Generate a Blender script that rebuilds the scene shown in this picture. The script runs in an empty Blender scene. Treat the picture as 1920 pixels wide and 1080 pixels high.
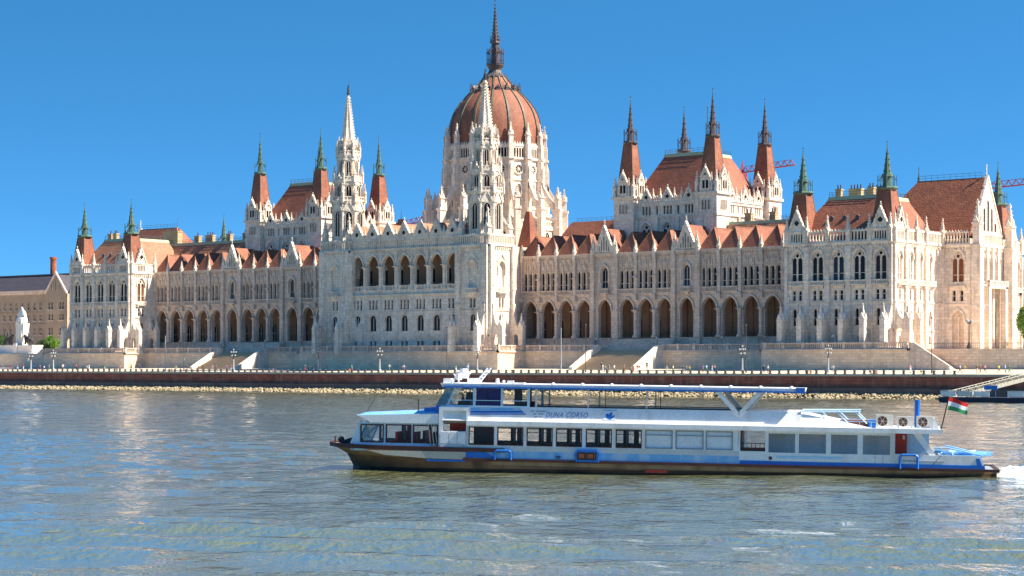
import bpy, math, random
import numpy as np
from mathutils import Vector, Matrix, noise as mnoise

# ------------------------------------------------------------------ camera, sky, sun, exposure
scene = bpy.context.scene
CX, CY, CZ, TH, FPX, HOR = 342.65, -396.6, 7.0, 0.662, 3713.4, 683.2
cam_d = bpy.data.cameras.new("camera")
cam = bpy.data.objects.new("camera", cam_d)
scene.collection.objects.link(cam)
cam.location = (CX, CY, CZ)
cam.rotation_euler = (math.pi / 2, 0, TH)
cam_d.sensor_width = 36.0
cam_d.lens = 36.0 * FPX / 1920.0
cam_d.shift_y = (HOR - 540.0) / 1920.0
cam_d.clip_start, cam_d.clip_end = 1.0, 9000.0
scene.camera = cam

SUN_EL, SUN_AZ = math.radians(48), math.radians(24)     # azimuth from +x (south) towards +y (east)
sdir = Vector((math.cos(SUN_EL) * math.cos(SUN_AZ), math.cos(SUN_EL) * math.sin(SUN_AZ), math.sin(SUN_EL)))
sun_d = bpy.data.lights.new("sun", 'SUN')
sun_d.energy, sun_d.angle, sun_d.color = 4.2, math.radians(0.53), (1.0, 0.90, 0.74)
sun = bpy.data.objects.new("sun", sun_d)
sun.rotation_euler = (-sdir).to_track_quat('-Z', 'Y').to_euler()
sun.location = (200, 100, 200)
scene.collection.objects.link(sun)

world = bpy.data.worlds.new("World")
scene.world = world
world.use_nodes = True
wn, wl = world.node_tree.nodes, world.node_tree.links
bg = wn["Background"]
sky = wn.new("ShaderNodeTexSky")
sky.sky_type = 'NISHITA'
sky.sun_disc = False
sky.sun_elevation = SUN_EL
sky.sun_rotation = math.pi / 2 - SUN_AZ
sky.altitude, sky.air_density, sky.dust_density, sky.ozone_density = 200, 0.75, 0.0, 5.0
# clear, deep-blue air: the sky is read a little higher up than the geometric direction
tc = wn.new("ShaderNodeTexCoord")
mp = wn.new("ShaderNodeVectorMath"); mp.operation = 'MULTIPLY_ADD'
mp.inputs[1].default_value = (1, 1, 2.3); mp.inputs[2].default_value = (0, 0, 0.155)
nz = wn.new("ShaderNodeVectorMath"); nz.operation = 'NORMALIZE'
wl.new(tc.outputs["Generated"], mp.inputs[0]); wl.new(mp.outputs[0], nz.inputs[0]); wl.new(nz.outputs[0], sky.inputs[0])
hs = wn.new("ShaderNodeHueSaturation")
hs.inputs["Hue"].default_value = 0.487
hs.inputs["Saturation"].default_value = 1.22
wl.new(sky.outputs[0], hs.inputs["Color"]); wl.new(hs.outputs[0], bg.inputs["Color"])
bg.inputs["Strength"].default_value = 0.092

vs = scene.view_settings
vs.view_transform, vs.look, vs.gamma, vs.exposure = 'Standard', 'None', 1.0, 1.45
vs.use_curve_mapping = False

# ------------------------------------------------------------------ helpers
COL = scene.collection
rnd = random.Random(11)
S_, C_ = math.sin(TH), math.cos(TH)

def ray(px):
    k = (px - 960.0) / FPX
    return -S_ + k * C_, C_ + k * S_
def fx(px, y):                       # x of the point that stands at depth y and shows at column px
    dx, dy = ray(px)
    return CX + (y - CY) / dy * dx
def fz(px, py, y):
    dx, dy = ray(px)
    return CZ + (HOR - py) / FPX * (y - CY) / dy

class MB:
    """collects shapes, builds one mesh"""
    def __init__(self):
        self.v, self.f, self.m = [], [], []
    def poly(self, pts, m=0):
        b = len(self.v)
        self.v.extend([tuple(p) for p in pts])
        self.f.append(tuple(range(b, b + len(pts)))); self.m.append(m)
    def box(self, x0, x1, y0, y1, z0, z1, m=0):
        self.hexa([(x0, y0, z0), (x1, y0, z0), (x1, y1, z0), (x0, y1, z0)],
                  [(x0, y0, z1), (x1, y0, z1), (x1, y1, z1), (x0, y1, z1)], m)
    def cbox(self, x, y, z0, z1, w, d, m=0):
        self.box(x - w / 2, x + w / 2, y - d / 2, y + d / 2, z0, z1, m)
    def hexa(self, bot, top, m=0):
        b, n = len(self.v), len(bot)
        self.v.extend(bot); self.v.extend(top)
        self.f.append(tuple(b + i for i in reversed(range(n)))); self.m.append(m)
        self.f.append(tuple(b + n + i for i in range(n))); self.m.append(m)
        for i in range(n):
            j = (i + 1) % n
            self.f.append((b + i, b + j, b + n + j, b + n + i)); self.m.append(m)
    def ngon(self, x, y, z0, z1, r0, r1, n, m=0, rot=0.0):
        a = [rot + 2 * math.pi * i / n for i in range(n)]
        bot = [(x + r0 * math.cos(t), y + r0 * math.sin(t), z0) for t in a]
        if r1 < 1e-4:
            b = len(self.v)
            self.v.extend(bot); self.v.append((x, y, z1))
            self.f.append(tuple(b + i for i in reversed(range(n)))); self.m.append(m)
            for i in range(n):
                self.f.append((b + i, b + (i + 1) % n, b + n)); self.m.append(m)
        else:
            self.hexa(bot, [(x + r1 * math.cos(t), y + r1 * math.sin(t), z1) for t in a], m)
    def frus(self, x, y, z0, z1, w0, w1, m=0):          # square frustum / pyramid, axis aligned
        self.ngon(x, y, z0, z1, w0 * .7071, w1 * .7071, 4, m, math.pi / 4)
    def lathe(self, x, y, prof, n, m=0, rot=0.0):
        b = len(self.v)
        for r, z in prof:
            for i in range(n):
                t = rot + 2 * math.pi * i / n
                self.v.append((x + r * math.cos(t), y + r * math.sin(t), z))
        for k in range(len(prof) - 1):
            for i in range(n):
                j = (i + 1) % n
                self.f.append((b + k * n + i, b + k * n + j, b + (k + 1) * n + j, b + (k + 1) * n + i)); self.m.append(m)
    def tube(self, p, q, r0, r1=None, n=6, m=0):
        r1 = r0 if r1 is None else r1
        p, q = Vector(p), Vector(q)
        d = (q - p).normalized()
        a = d.orthogonal().normalized(); c = d.cross(a)
        A = [2 * math.pi * i / n for i in range(n)]
        self.hexa([tuple(p + r0 * (math.cos(t) * a + math.sin(t) * c)) for t in A],
                  [tuple(q + r1 * (math.cos(t) * a + math.sin(t) * c)) for t in A], m)
    def extr(self, pts, axis, a0, a1, m=0):             # extrude a 2D outline along x ('x': pts are y,z) or y ('y': pts are x,z)
        if axis == 'x':
            self.hexa([(a0, p[0], p[1]) for p in pts], [(a1, p[0], p[1]) for p in pts], m)
        elif axis == 'y':
            self.hexa([(p[0], a0, p[1]) for p in pts], [(p[0], a1, p[1]) for p in pts], m)
        else:
            self.hexa([(p[0], p[1], a0) for p in pts], [(p[0], p[1], a1) for p in pts], m)
    def ball(self, x, y, z, r, m=0, n=6, k=4, sz=1.0):
        prof = [(max(1e-3, r * math.sin(math.pi * i / k)), z - sz * r * math.cos(math.pi * i / k)) for i in range(k + 1)]
        self.lathe(x, y, prof, n, m)
    def mesh(self, name, mats, smooth=False):
        me = bpy.data.meshes.new(name)
        me.from_pydata(self.v, [], self.f)
        for mt in mats:
            me.materials.append(mt)
        if len(mats) > 1:
            me.polygons.foreach_set("material_index", self.m)
        if smooth:
            me.polygons.foreach_set("use_smooth", [True] * len(me.polygons))
        me.update()
        return me

def link(name, data, parent=None, loc=(0, 0, 0), rz=0.0, sc=None):
    o = bpy.data.objects.new(name, data)
    COL.objects.link(o)
    o.location = loc
    if rz: o.rotation_euler = (0, 0, rz)
    if sc: o.scale = sc
    if parent is not None: o.parent = parent
    return o
def tag(o, label=None, cat=None, group=None, kind=None):
    for k, v in (("label", label), ("category", cat), ("group", group), ("kind", kind)):
        if v: o[k] = v
    return o
def build(name, mb, mats, parent=None, loc=(0, 0, 0), rz=0.0, smooth=False, kind=None):
    if not isinstance(mats, (list, tuple)): mats = [mats]
    return tag(link(name, mb.mesh(name, mats, smooth), parent, loc, rz), kind=kind)
CACHE = {}
def shared(key, fn):
    if key not in CACHE: CACHE[key] = fn()
    return CACHE[key]

# ------------------------------------------------------------------ materials
def M(name, c1, c2=None, scale=0.3, rough=0.8, streak=0.0, sc3=None, bump=0.0, bscale=4.0, metal=0.0, spec=0.4, fine=0.25, brick=None, bcon=1.0):
    m = bpy.data.materials.new(name); m.use_nodes = True
    n, l = m.node_tree.nodes, m.node_tree.links
    b = n["Principled BSDF"]
    b.inputs["Roughness"].default_value = rough
    b.inputs["Metallic"].default_value = metal
    b.inputs["Specular IOR Level"].default_value = spec
    if c2 is None:
        b.inputs["Base Color"].default_value = (*c1, 1); return m
    geo = n.new("ShaderNodeNewGeometry")
    def mapped(s):
        v = n.new("ShaderNodeVectorMath"); v.operation = 'MULTIPLY'; v.inputs[1].default_value = s
        l.new(geo.outputs["Position"], v.inputs[0]); return v.outputs[0]
    def noi(s, sc, det=5):
        t = n.new("ShaderNodeTexNoise"); t.inputs["Scale"].default_value = sc; t.inputs["Detail"].default_value = det
        l.new(mapped(s), t.inputs["Vector"]); return t.outputs[0]
    def ramp(sock, a, bb):
        r = n.new("ShaderNodeMapRange"); r.inputs[1].default_value = a; r.inputs[2].default_value = bb
        l.new(sock, r.inputs[0]); return r.outputs[0]
    def mix(f, a, bb, mode='MIX'):
        x = n.new("ShaderNodeMix"); x.data_type = 'RGBA'; x.blend_type = mode
        if hasattr(f, "links"): l.new(f, x.inputs[0])
        else: x.inputs[0].default_value = f
        for i, s in ((6, a), (7, bb)):
            if hasattr(s, "links"): l.new(s, x.inputs[i])
            else: x.inputs[i].default_value = (*s, 1)
        return x.outputs[2]
    col = mix(ramp(noi((1, 1, 1), scale), .35, .68), c1, c2)
    if fine:
        f = ramp(noi((1, 1, 1), scale * 9, 3), .3, .7)
        col = mix(fine, col, mix(f, tuple(x * .55 for x in c1), tuple(min(1, x * 1.35) for x in c2)))
    if brick:
        bt = n.new("ShaderNodeTexBrick")
        bt.inputs["Scale"].default_value = 1.0
        bt.inputs["Brick Width"].default_value, bt.inputs["Row Height"].default_value = brick
        bt.inputs["Mortar Size"].default_value = .035
        bt.inputs["Color1"].default_value = (.75, .75, .75, 1); bt.inputs["Color2"].default_value = (1.15, 1.12, 1.08, 1)
        bt.inputs["Mortar"].default_value = (.5, .5, .5, 1)
        cmb = n.new("ShaderNodeCombineXYZ"); sp = n.new("ShaderNodeSeparateXYZ")
        l.new(geo.outputs["Position"], sp.inputs[0])
        ad = n.new("ShaderNodeMath"); ad.operation = 'ADD'
        l.new(sp.outputs[0], ad.inputs[0]); l.new(sp.outputs[1], ad.inputs[1])
        l.new(ad.outputs[0], cmb.inputs[0]); l.new(sp.outputs[2], cmb.inputs[1])
        l.new(cmb.outputs[0], bt.inputs["Vector"])
        col = mix(bcon, col, bt.outputs["Color"], 'MULTIPLY')
    if streak:
        st = ramp(noi((1, 1, .12), 1.1, 4), .5, .72)
        fac = n.new("ShaderNodeMath"); fac.operation = 'MULTIPLY'; fac.inputs[1].default_value = streak
        l.new(st, fac.inputs[0])
        col = mix(fac.outputs[0], col, sc3 or tuple(x * .35 for x in c1))
    l.new(col, b.inputs["Base Color"])
    if bump:
        bp = n.new("ShaderNodeBump"); bp.inputs["Strength"].default_value = bump; bp.inputs["Distance"].default_value = .15
        l.new(noi((1, 1, 1), bscale, 3), bp.inputs["Height"]); l.new(bp.outputs[0], b.inputs["Normal"])
    return m

STONE = M("limestone", (.92, .80, .68), (.79, .66, .55), .16, .85, .5, (.33, .255, .20), .5, 2.5, fine=.45, brick=(1.5, .75), bcon=.5)
STONE2 = M("warm_limestone", (.82, .655, .535), (.67, .52, .41), .2, .85, .5, (.29, .205, .16), .5, 2.5, fine=.45, brick=(1.5, .75), bcon=.5)
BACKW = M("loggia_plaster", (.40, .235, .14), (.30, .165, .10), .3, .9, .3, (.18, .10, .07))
TILE = M("red_roof_tile", (.40, .155, .088), (.25, .085, .055), .2, .7, .5, (.17, .065, .045), .6, 3.0, fine=.4, brick=(.9, .55), bcon=.8)
TILE2 = M("weathered_roof_tile", (.40, .15, .075), (.27, .095, .055), .4, .7, .4, (.2, .08, .05), .6, 3.0, fine=.4, brick=(.9, .55), bcon=.8)
TILE3 = M("orange_roof_tile", (.44, .22, .13), (.33, .15, .085), .25, .7, .4, (.24, .11, .07), .6, 3.0, fine=.4, brick=(.9, .55), bcon=.8)
COPPER = M("green_copper", (.06, .115, .09), (.10, .17, .125), .5, .6, .4, (.08, .13, .11))
PALECU = M("pale_copper_sheet", (.36, .44, .28), (.46, .48, .30), .4, .6, .3, (.25, .28, .18))
DARKMETAL = M("dark_spire_metal", (.07, .055, .06), (.11, .085, .085), .6, .5)
RIBMETAL = M("rib_metal", (.10, .10, .07), (.16, .15, .10), .6, .5)
IRON = M("blue_grey_iron", (.06, .09, .11), (.09, .12, .14), .8, .5)
GLASS = M("dark_window_glass", (.012, .009, .008), rough=.2, spec=.22)
GLASSB = M("bluish_window_glass", (.012, .015, .03), rough=.12, spec=.35)
GLASS2 = M("brown_window_glass", (.035, .02, .014), rough=.25, spec=.2)
GLASS3 = M("curtained_window_glass", (.11, .085, .07), rough=.3, spec=.3)
CURTAIN = M("red_brown_shutter", (.16, .045, .02), (.22, .07, .03), .8, .6)
TERRACE = M("terrace_masonry", (.93, .71, .51), (.79, .59, .42), .25, .9, .3, (.42, .31, .24), .6, 1.5, brick=(1.6, .62), bcon=.6)
PAVE = M("promenade_paving", (.60, .52, .40), (.50, .43, .33), .3, .9)
QUAY = M("dark_quay_masonry", (.50, .155, .095), (.31, .10, .07), .35, .9, .5, (.46, .26, .18), .8, 1.2, brick=(1.9, .7))
QUAYGREY = M("grey_quay_footing", (.18, .15, .13), (.11, .09, .085), .4, .9, .4)
ROCK = M("riprap_stone", (.50, .41, .26), (.32, .25, .155), .9, .9, bump=.4)
BRONZE = M("dark_bronze", (.05, .045, .045), (.09, .075, .065), .8, .5)
# ------------------------------------------------------------------ water
def water_material():
    m = bpy.data.materials.new("river_water"); m.use_nodes = True
    n, l = m.node_tree.nodes, m.node_tree.links
    b = n["Principled BSDF"]
    b.inputs["Base Color"].default_value = (.15, .162, .072, 1)
    b.inputs["Roughness"].default_value = .04
    b.inputs["IOR"].default_value = 1.45
    b.inputs["Coat Weight"].default_value = 1.0; b.inputs["Coat IOR"].default_value = 1.6; b.inputs["Coat Roughness"].default_value = .03
    geo = n.new("ShaderNodeNewGeometry")
    prev = None
    for sx, sy, sc, dist, rot in ((1.4, .8, .55, .26, TH), (2.0, 1.0, 1.3, .15, TH + .3), (1.5, 1.0, 4.5, .045, TH - .3)):
        mp = n.new("ShaderNodeMapping"); mp.vector_type = "TEXTURE"; mp.inputs["Scale"].default_value = (1 / sx, 1 / sy, 1); mp.inputs["Rotation"].default_value = (0, 0, rot)
        l.new(geo.outputs["Position"], mp.inputs[0])
        t = n.new("ShaderNodeTexNoise"); t.inputs["Scale"].default_value = sc; t.inputs["Detail"].default_value = 2.5; t.inputs["Roughness"].default_value = .55
        l.new(mp.outputs[0], t.inputs["Vector"])
        bp = n.new("ShaderNodeBump"); bp.inputs["Strength"].default_value = 1.0; bp.inputs["Distance"].default_value = dist
        l.new(t.outputs[0], bp.inputs["Height"])
        if prev: l.new(prev, bp.inputs["Normal"])
        prev = bp.outputs[0]
    l.new(prev, b.inputs["Normal"]); l.new(prev, b.inputs["Coat Normal"])
    return m
WATER = water_material()

def make_water():
    xs = np.arange(-280, 400.1, 1.0)
    ys = np.concatenate([np.arange(-372, -270, .55), np.arange(-270, -150, .9), np.arange(-150, -28.9, 1.3)])
    X, Y = np.meshgrid(xs, ys)
    Z = np.zeros_like(X)
    rs = np.random.RandomState(5)
    def lowf(k, s):
        r = np.random.RandomState(k); o = np.zeros_like(X)
        for _ in range(5):
            a = r.uniform(0, 6.28); q = r.uniform(.6, 1.5) / s
            o += np.sin((X * math.cos(a) + Y * math.sin(a)) * q + r.uniform(0, 6.28))
        return np.clip(.5 + o / 4.0, 0, 1.3)
    for i, (lam, amp) in enumerate(((11, .035), (7, .032), (4.6, .028), (3.2, .022), (2.3, .016))):
        for j in range(2):
            a = TH + math.pi / 2 + rs.uniform(-.9, .9)
            ph = rs.uniform(0, 6.28)
            Z += amp * lowf(i * 7 + j, 22) * np.sin((X * math.cos(a) + Y * math.sin(a)) * 2 * math.pi / (lam * rs.uniform(.85, 1.15)) + ph)
    # a few passing wake swells, crests long and low
    for (x0, y0, L, Wd, a, A, lam) in ((296, -336, 30, 9, .45, .17, 5.5), (304, -330, 26, 7, .30, .13, 5.0), (222, -262, 22, 3, .62, .14, 6), (186, -275, 16, 3, .62, .13, 6), (272, -345, 20, 6, .8, .10, 4.5), (325, -318, 22, 8, .4, .1, 5.0)):
        ux, uy = math.cos(a), math.sin(a)
        p = (X - x0) * ux + (Y - y0) * uy; q = -(X - x0) * uy + (Y - y0) * ux
        Z += .9 * A * np.exp(-(p / L) ** 2 - (q / Wd) ** 2) * np.cos(2 * math.pi * q / lam)
    edge = np.minimum(np.minimum(X - xs[0], xs[-1] - X) / 20, np.minimum((Y - ys[0]) / 6, (ys[-1] - Y) / 12))
    Z *= np.clip(edge, 0, 1)
    ny, nx = X.shape
    V = np.stack([X, Y, Z], -1).reshape(-1, 3)
    idx = np.arange(nx * ny).reshape(ny, nx)
    Q = np.stack([idx[:-1, :-1], idx[:-1, 1:], idx[1:, 1:], idx[1:, :-1]], -1).reshape(-1, 4)
    x0, x1, y0, y1 = xs[0], xs[-1], ys[0], ys[-1]
    B = 4500
    ex = np.array([(-B, -700, 0), (B, -700, 0), (B, y0, 0), (-B, y0, 0), (-B, y1, 0), (x0, y0, 0), (x0, y1, 0), (x1, y0, 0), (x1, y1, 0), (B, y1, 0), (-B, -26, 0), (B, -26, 0)], float)
    k = len(V)
    V = np.vstack([V, ex])
    Q = np.vstack([Q, np.array([(k, k + 1, k + 2, k + 3), (k + 3, k + 5, k + 6, k + 4), (k + 7, k + 2, k + 9, k + 8), (k + 4, k + 9, k + 11, k + 10)])])
    me = bpy.data.meshes.new("river")
    me.vertices.add(len(V)); me.vertices.foreach_set("co", V.ravel())
    me.loops.add(Q.size); me.loops.foreach_set("vertex_index", Q.ravel())
    me.polygons.add(len(Q)); me.polygons.foreach_set("loop_start", np.arange(0, Q.size, 4)); me.polygons.foreach_set("loop_total", np.full(len(Q), 4))
    me.polygons.foreach_set("use_smooth", np.ones(len(Q), bool))
    me.materials.append(WATER); me.update(calc_edges=True); me.validate()
    tag(link("river", me), "wide river with olive brown ripples reflecting the blue sky", None, kind="structure")
make_water()

# ------------------------------------------------------------------ ground, quay, promenade, terrace
LAND = M("city_ground", (.30, .27, .22), (.24, .21, .18), .2, .9)
b = MB(); b.poly([(-4500, 118, 9.9), (4500, 118, 9.9), (4500, 4500, 9.9), (-4500, 4500, 9.9)])
b.poly([(-4500, -4500, -3), (4500, -4500, -3), (4500, 118, -3), (-4500, 118, -3)])
tag(build("ground", b, LAND), "flat city ground behind the palace", None, kind="structure")

YQ = -28.0
b = MB(); b.box(-900, 700, YQ, YQ + 6, -2, 4.5)
q = tag(build("quay_wall", b, QUAY), "dark red brown masonry quay wall along the river", None, kind="structure")
b = MB(); b.box(-900, 700, YQ - .9, YQ - .003, -2, 2.1); build("footing", b, QUAYGREY, q)
b = MB(); x = -320
while x < 200:
    w = rnd.uniform(2.4, 3.2); b.box(x, x + w - .03, YQ - .12, YQ + .55, 4.52, 5.0); x += w
build("coping", b, PAVE, q)
b = MB(); b.poly([(-900, YQ + .3, 4.96), (700, YQ + .3, 4.96), (700, 6, 6.1), (-900, 6, 6.1)])
tag(build("promenade", b, PAVE), "pale sunlit riverside promenade above the quay", None, kind="structure")

# riprap at the foot of the quay
def rock_mesh():
    t = (1 + 5 ** .5) / 2
    ico = [(-1, t, 0), (1, t, 0), (-1, -t, 0), (1, -t, 0), (0, -1, t), (0, 1, t), (0, -1, -t), (0, 1, -t), (t, 0, -1), (t, 0, 1), (-t, 0, -1), (-t, 0, 1)]
    fc = [(0, 11, 5), (0, 5, 1), (0, 1, 7), (0, 7, 10), (0, 10, 11), (1, 5, 9), (5, 11, 4), (11, 10, 2), (10, 7, 6), (7, 1, 8), (3, 9, 4), (3, 4, 2), (3, 2, 6), (3, 6, 8), (3, 8, 9), (4, 9, 5), (2, 4, 11), (6, 2, 10), (8, 6, 7), (9, 8, 1)]
    I = np.array(ico) / 1.9
    rs = np.random.RandomState(3)
    V, F = [], []
    for i in range(6500):
        x = rs.uniform(-300, 175); t_ = rs.uniform(0, 1)
        y = YQ - .6 - 3.6 * t_; z = 1.05 * (1 - t_) ** .9 - .12 + rs.uniform(-.12, .14)
        s = rs.uniform(.22, .5) * np.array([rs.uniform(.8, 1.5), rs.uniform(.7, 1.1), rs.uniform(.5, .85)])
        a = rs.uniform(0, 6.28); R = np.array([[math.cos(a), -math.sin(a), 0], [math.sin(a), math.cos(a), 0], [0, 0, 1]])
        P = (I * rs.uniform(.72, 1.2, (12, 1)) * s) @ R.T + (x, y, z)
        F += [(a0 + 12 * i, b0 + 12 * i, c0 + 12 * i) for a0, b0, c0 in fc]; V.append(P)
    me = bpy.data.meshes.new("riprap"); me.from_pydata(np.vstack(V).tolist(), [], F); me.materials.append(ROCK)
    return me
tag(link("riprap", rock_mesh()), "band of pale rubble stones at the foot of the quay wall", "stones", kind="stuff")

ZT = 10.4
outline = [(-900, 2), (-146, 2), (-146, -4), (-109, -4), (-109, 4), (-34.5, 4), (-34.5, -7), (34.5, -7), (34.5, 4), (109, 4), (109, -4), (146, -4), (146, 2), (700, 2), (700, 120), (-900, 120)]
b = MB(); b.extr(outline, 'z', 4.4, ZT)
terrace = tag(build("terrace", b, TERRACE), "tan masonry terrace carrying the palace above the promenade", None, kind="structure")
def front_runs():
    for i in range(1, 12):
        yield outline[i], outline[i + 1]
b = MB()
for p, q2 in front_runs():
    x0, x1 = sorted((p[0], q2[0])); y0, y1 = sorted((p[1], q2[1]))
    b.box(x0 - .3, x1 + .3, y0 - .3, y1 + .3, ZT - .35, ZT + .004)
build("belt_course", b, STONE2, terrace)
b = MB(); b.box(-109, -34.6, 4.4, 11, ZT + .004, ZT + .012); b.box(34.6, 109, 4.4, 11, ZT + .004, ZT + .012)
build("terrace_paving", b, PAVE, terrace)

def balustrade(b, p, q2, z, hgt=1.45, step=.5, posts=5.0, m=0):
    p, q2 = Vector((p[0], p[1], 0)), Vector((q2[0], q2[1], 0)); L = (q2 - p).length
    d = (q2 - p) / L; nrm = Vector((-d.y, d.x, 0))
    def bar(s0, s1, w, z0, z1):
        c = [p + d * s0 - nrm * w, p + d * s1 - nrm * w, p + d * s1 + nrm * w, p + d * s0 + nrm * w]
        b.hexa([(v.x, v.y, z0) for v in c], [(v.x, v.y, z1) for v in c], m)
    bar(0, L, .22, z, z + .25); bar(0, L, .26, z + hgt - .25, z + hgt)
    n = max(1, int(L / step))
    for i in range(n):
        s = (i + .5) * L / n; bar(s - .11, s + .11, .11, z + .25, z + hgt - .25)
    k = max(1, round(L / posts))
    for i in range(k + 1):
        s = min(max(i * L / k, .35), L - .35); bar(s - .35, s + .35, .34, z, z + hgt + .12)
for sg in (-1, 1):
    for p, q2 in (((sg * 109, 4.4), (sg * 76.2, 4.4)), ((sg * 57.8, 4.4), (sg * 34.8, 4.4)), ((sg * 109.4, -3.6), (sg * 145.6, -3.6)), ((sg * 109.4, -3.6), (sg * 109.4, 4.2)), ((sg * 34.1, -6.6), (sg * 34.1, 4.2))):
        b = MB(); balustrade(b, p, q2, ZT + .006); build("balustrade", b, STONE2, terrace)
b = MB(); balustrade(b, (-33.9, -6.6), (33.9, -6.6), ZT + .006); build("balustrade", b, STONE2, terrace)

for sg, where in ((-1, "left"), (1, "right")):
    xc = sg * 67
    nst = 26
    b = MB()
    for i in range(nst):
        z = 5.6 + (ZT - 5.6) * (i + 1) / nst
        y = -7.0 + 11.0 * i / nst
        b.box(xc - 8.6, xc + 8.6, y, 4.0 - .002, z - (ZT - 5.6) / nst, z - .003 * (i == nst - 1))
    st = tag(build("staircase", b, M("stair_stone", (.56, .43, .28), (.48, .37, .25), .3, .9)), None, None, kind="structure")
    for s2 in (-1, 1):
        b = MB(); x0, x1 = sorted((xc + s2 * 8.62, xc + s2 * 9.7))
        b.extr([(-8.2, 5.0), (3.98, 5.0), (3.98, ZT + 1.3), (2.6, ZT + 1.3), (-7.9, 6.3)], 'x', x0, x1)
        build("parapet", b, STONE, st)
    # upper shaded flight to the arcade floor
    b = MB()
    for i in range(16):
        b.box(xc - 11.5 + .2 * i, xc + 11.5 - .2 * i, 5.6 + .34 * i, 11.2, ZT + .02 + .2 * i, ZT + .02 + .2 * (i + 1) - .004 * (i == 15))
    up = tag(build("upper_staircase", b, STONE2), None, None, kind="structure")
    # side flight at the outer end of the terrace
    b = MB()
    for i in range(20):
        x0 = sg * (146.02 + .47 * i); x1 = sg * 155.6
        z = ZT - .24 * i
        b.box(min(sg * 146.02, sg * (146.02 + .47 * (i + 1))), max(sg * 146.02, sg * (146.02 + .47 * (i + 1))), -3.2, 1.9, z - .24 - .001 * i, z) if i == 0 else b.box(min(x0, x0 + sg * .47), max(x0, x0 + sg * .47), -3.2, 1.9, 5.0, z)
    sd = tag(build("side_staircase", b, STONE2), None, None, kind="structure")
    b = MB()
    pts = [(sg * 146.02, 5.0), (sg * 156.0, 5.0), (sg * 156.0, 6.4), (sg * 147.2, ZT + 1.4), (sg * 146.02, ZT + 1.4)]
    b.extr(pts, 'y', -4.0, -3.22); build("parapet", b, STONE2, sd)
# ------------------------------------------------------------------ gothic vocabulary
def archpts(uc, w, zs, kind, n=6):
    if kind == 'rect': return [(uc - w / 2, zs), (uc + w / 2, zs)]
    if kind == 'round':
        return [(uc - w / 2 * math.cos(math.pi * i / (2 * n)), zs + w / 2 * math.sin(math.pi * i / (2 * n))) for i in range(2 * n + 1)]
    R = .75 * w; amax = math.acos((R - w / 2) / R)
    left = [(uc - w / 2 + R - R * math.cos(amax * i / n), zs + R * math.sin(amax * i / n)) for i in range(n + 1)]
    return left + [(2 * uc - x, z) for x, z in reversed(left[:-1])]
def rise(w, kind): return {'rect': 0, 'round': w / 2, 'point': .7071 * w}[kind]

def wall_band(b, u0, u1, z0, z1, ops=(), y=0.0, depth=.45, m=0):
    """front skin of a wall between two levels with real openings; ops: (uc, w, zb, zt, kind)"""
    cur = u0
    for uc, w, zb, zt, kind in sorted(ops):
        l, r = uc - w / 2, uc + w / 2
        if l > cur + 1e-4: b.poly([(cur, y, z0), (l, y, z0), (l, y, z1), (cur, y, z1)], m)
        if zb > z0 + 1e-4: b.poly([(l, y, z0), (r, y, z0), (r, y, zb), (l, y, zb)], m)
        pts = archpts(uc, w, zt - rise(w, kind), kind)
        for p, q in zip(pts, pts[1:]):
            b.poly([(p[0], y, p[1]), (q[0], y, q[1]), (q[0], y, z1), (p[0], y, z1)], m)
        o = [(l, zb)] + pts + [(r, zb)]
        for p, q in zip(o, o[1:] + o[:1]):
            b.poly([(p[0], y, p[1]), (q[0], y, q[1]), (q[0], y + depth, q[1]), (p[0], y + depth, p[1])], m)
        cur = r
    if u1 > cur + 1e-4: b.poly([(cur, y, z0), (u1, y, z0), (u1, y, z1), (cur, y, z1)], m)

def hood(b, uc, w, zs, kind, t, y0, y1, m=0, n=6, leg=0.0):
    a, o = archpts(uc, w, zs, kind, n), archpts(uc, w + 2 * t, zs, kind, n)
    if leg: a = [(a[0][0], zs - leg)] + a + [(a[-1][0], zs - leg)]; o = [(o[0][0], zs - leg)] + o + [(o[-1][0], zs - leg)]
    for i in range(len(a) - 1):
        b.hexa([(a[i][0], y0, a[i][1]), (a[i + 1][0], y0, a[i + 1][1]), (o[i + 1][0], y0, o[i + 1][1]), (o[i][0], y0, o[i][1])],
               [(a[i][0], y1, a[i][1]), (a[i + 1][0], y1, a[i + 1][1]), (o[i + 1][0], y1, o[i + 1][1]), (o[i][0], y1, o[i][1])], m)
def ringv(b, uc, zc, r0, r1, y0, y1, m=0, n=12):
    for i in range(n):
        t0, t1 = 2 * math.pi * i / n, 2 * math.pi * (i + 1) / n
        c = [(uc + r * math.cos(t), zc + r * math.sin(t)) for r, t in ((r0, t0), (r0, t1), (r1, t1), (r1, t0))]
        b.hexa([(p[0], y0, p[1]) for p in c], [(p[0], y1, p[1]) for p in c], m)

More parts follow.
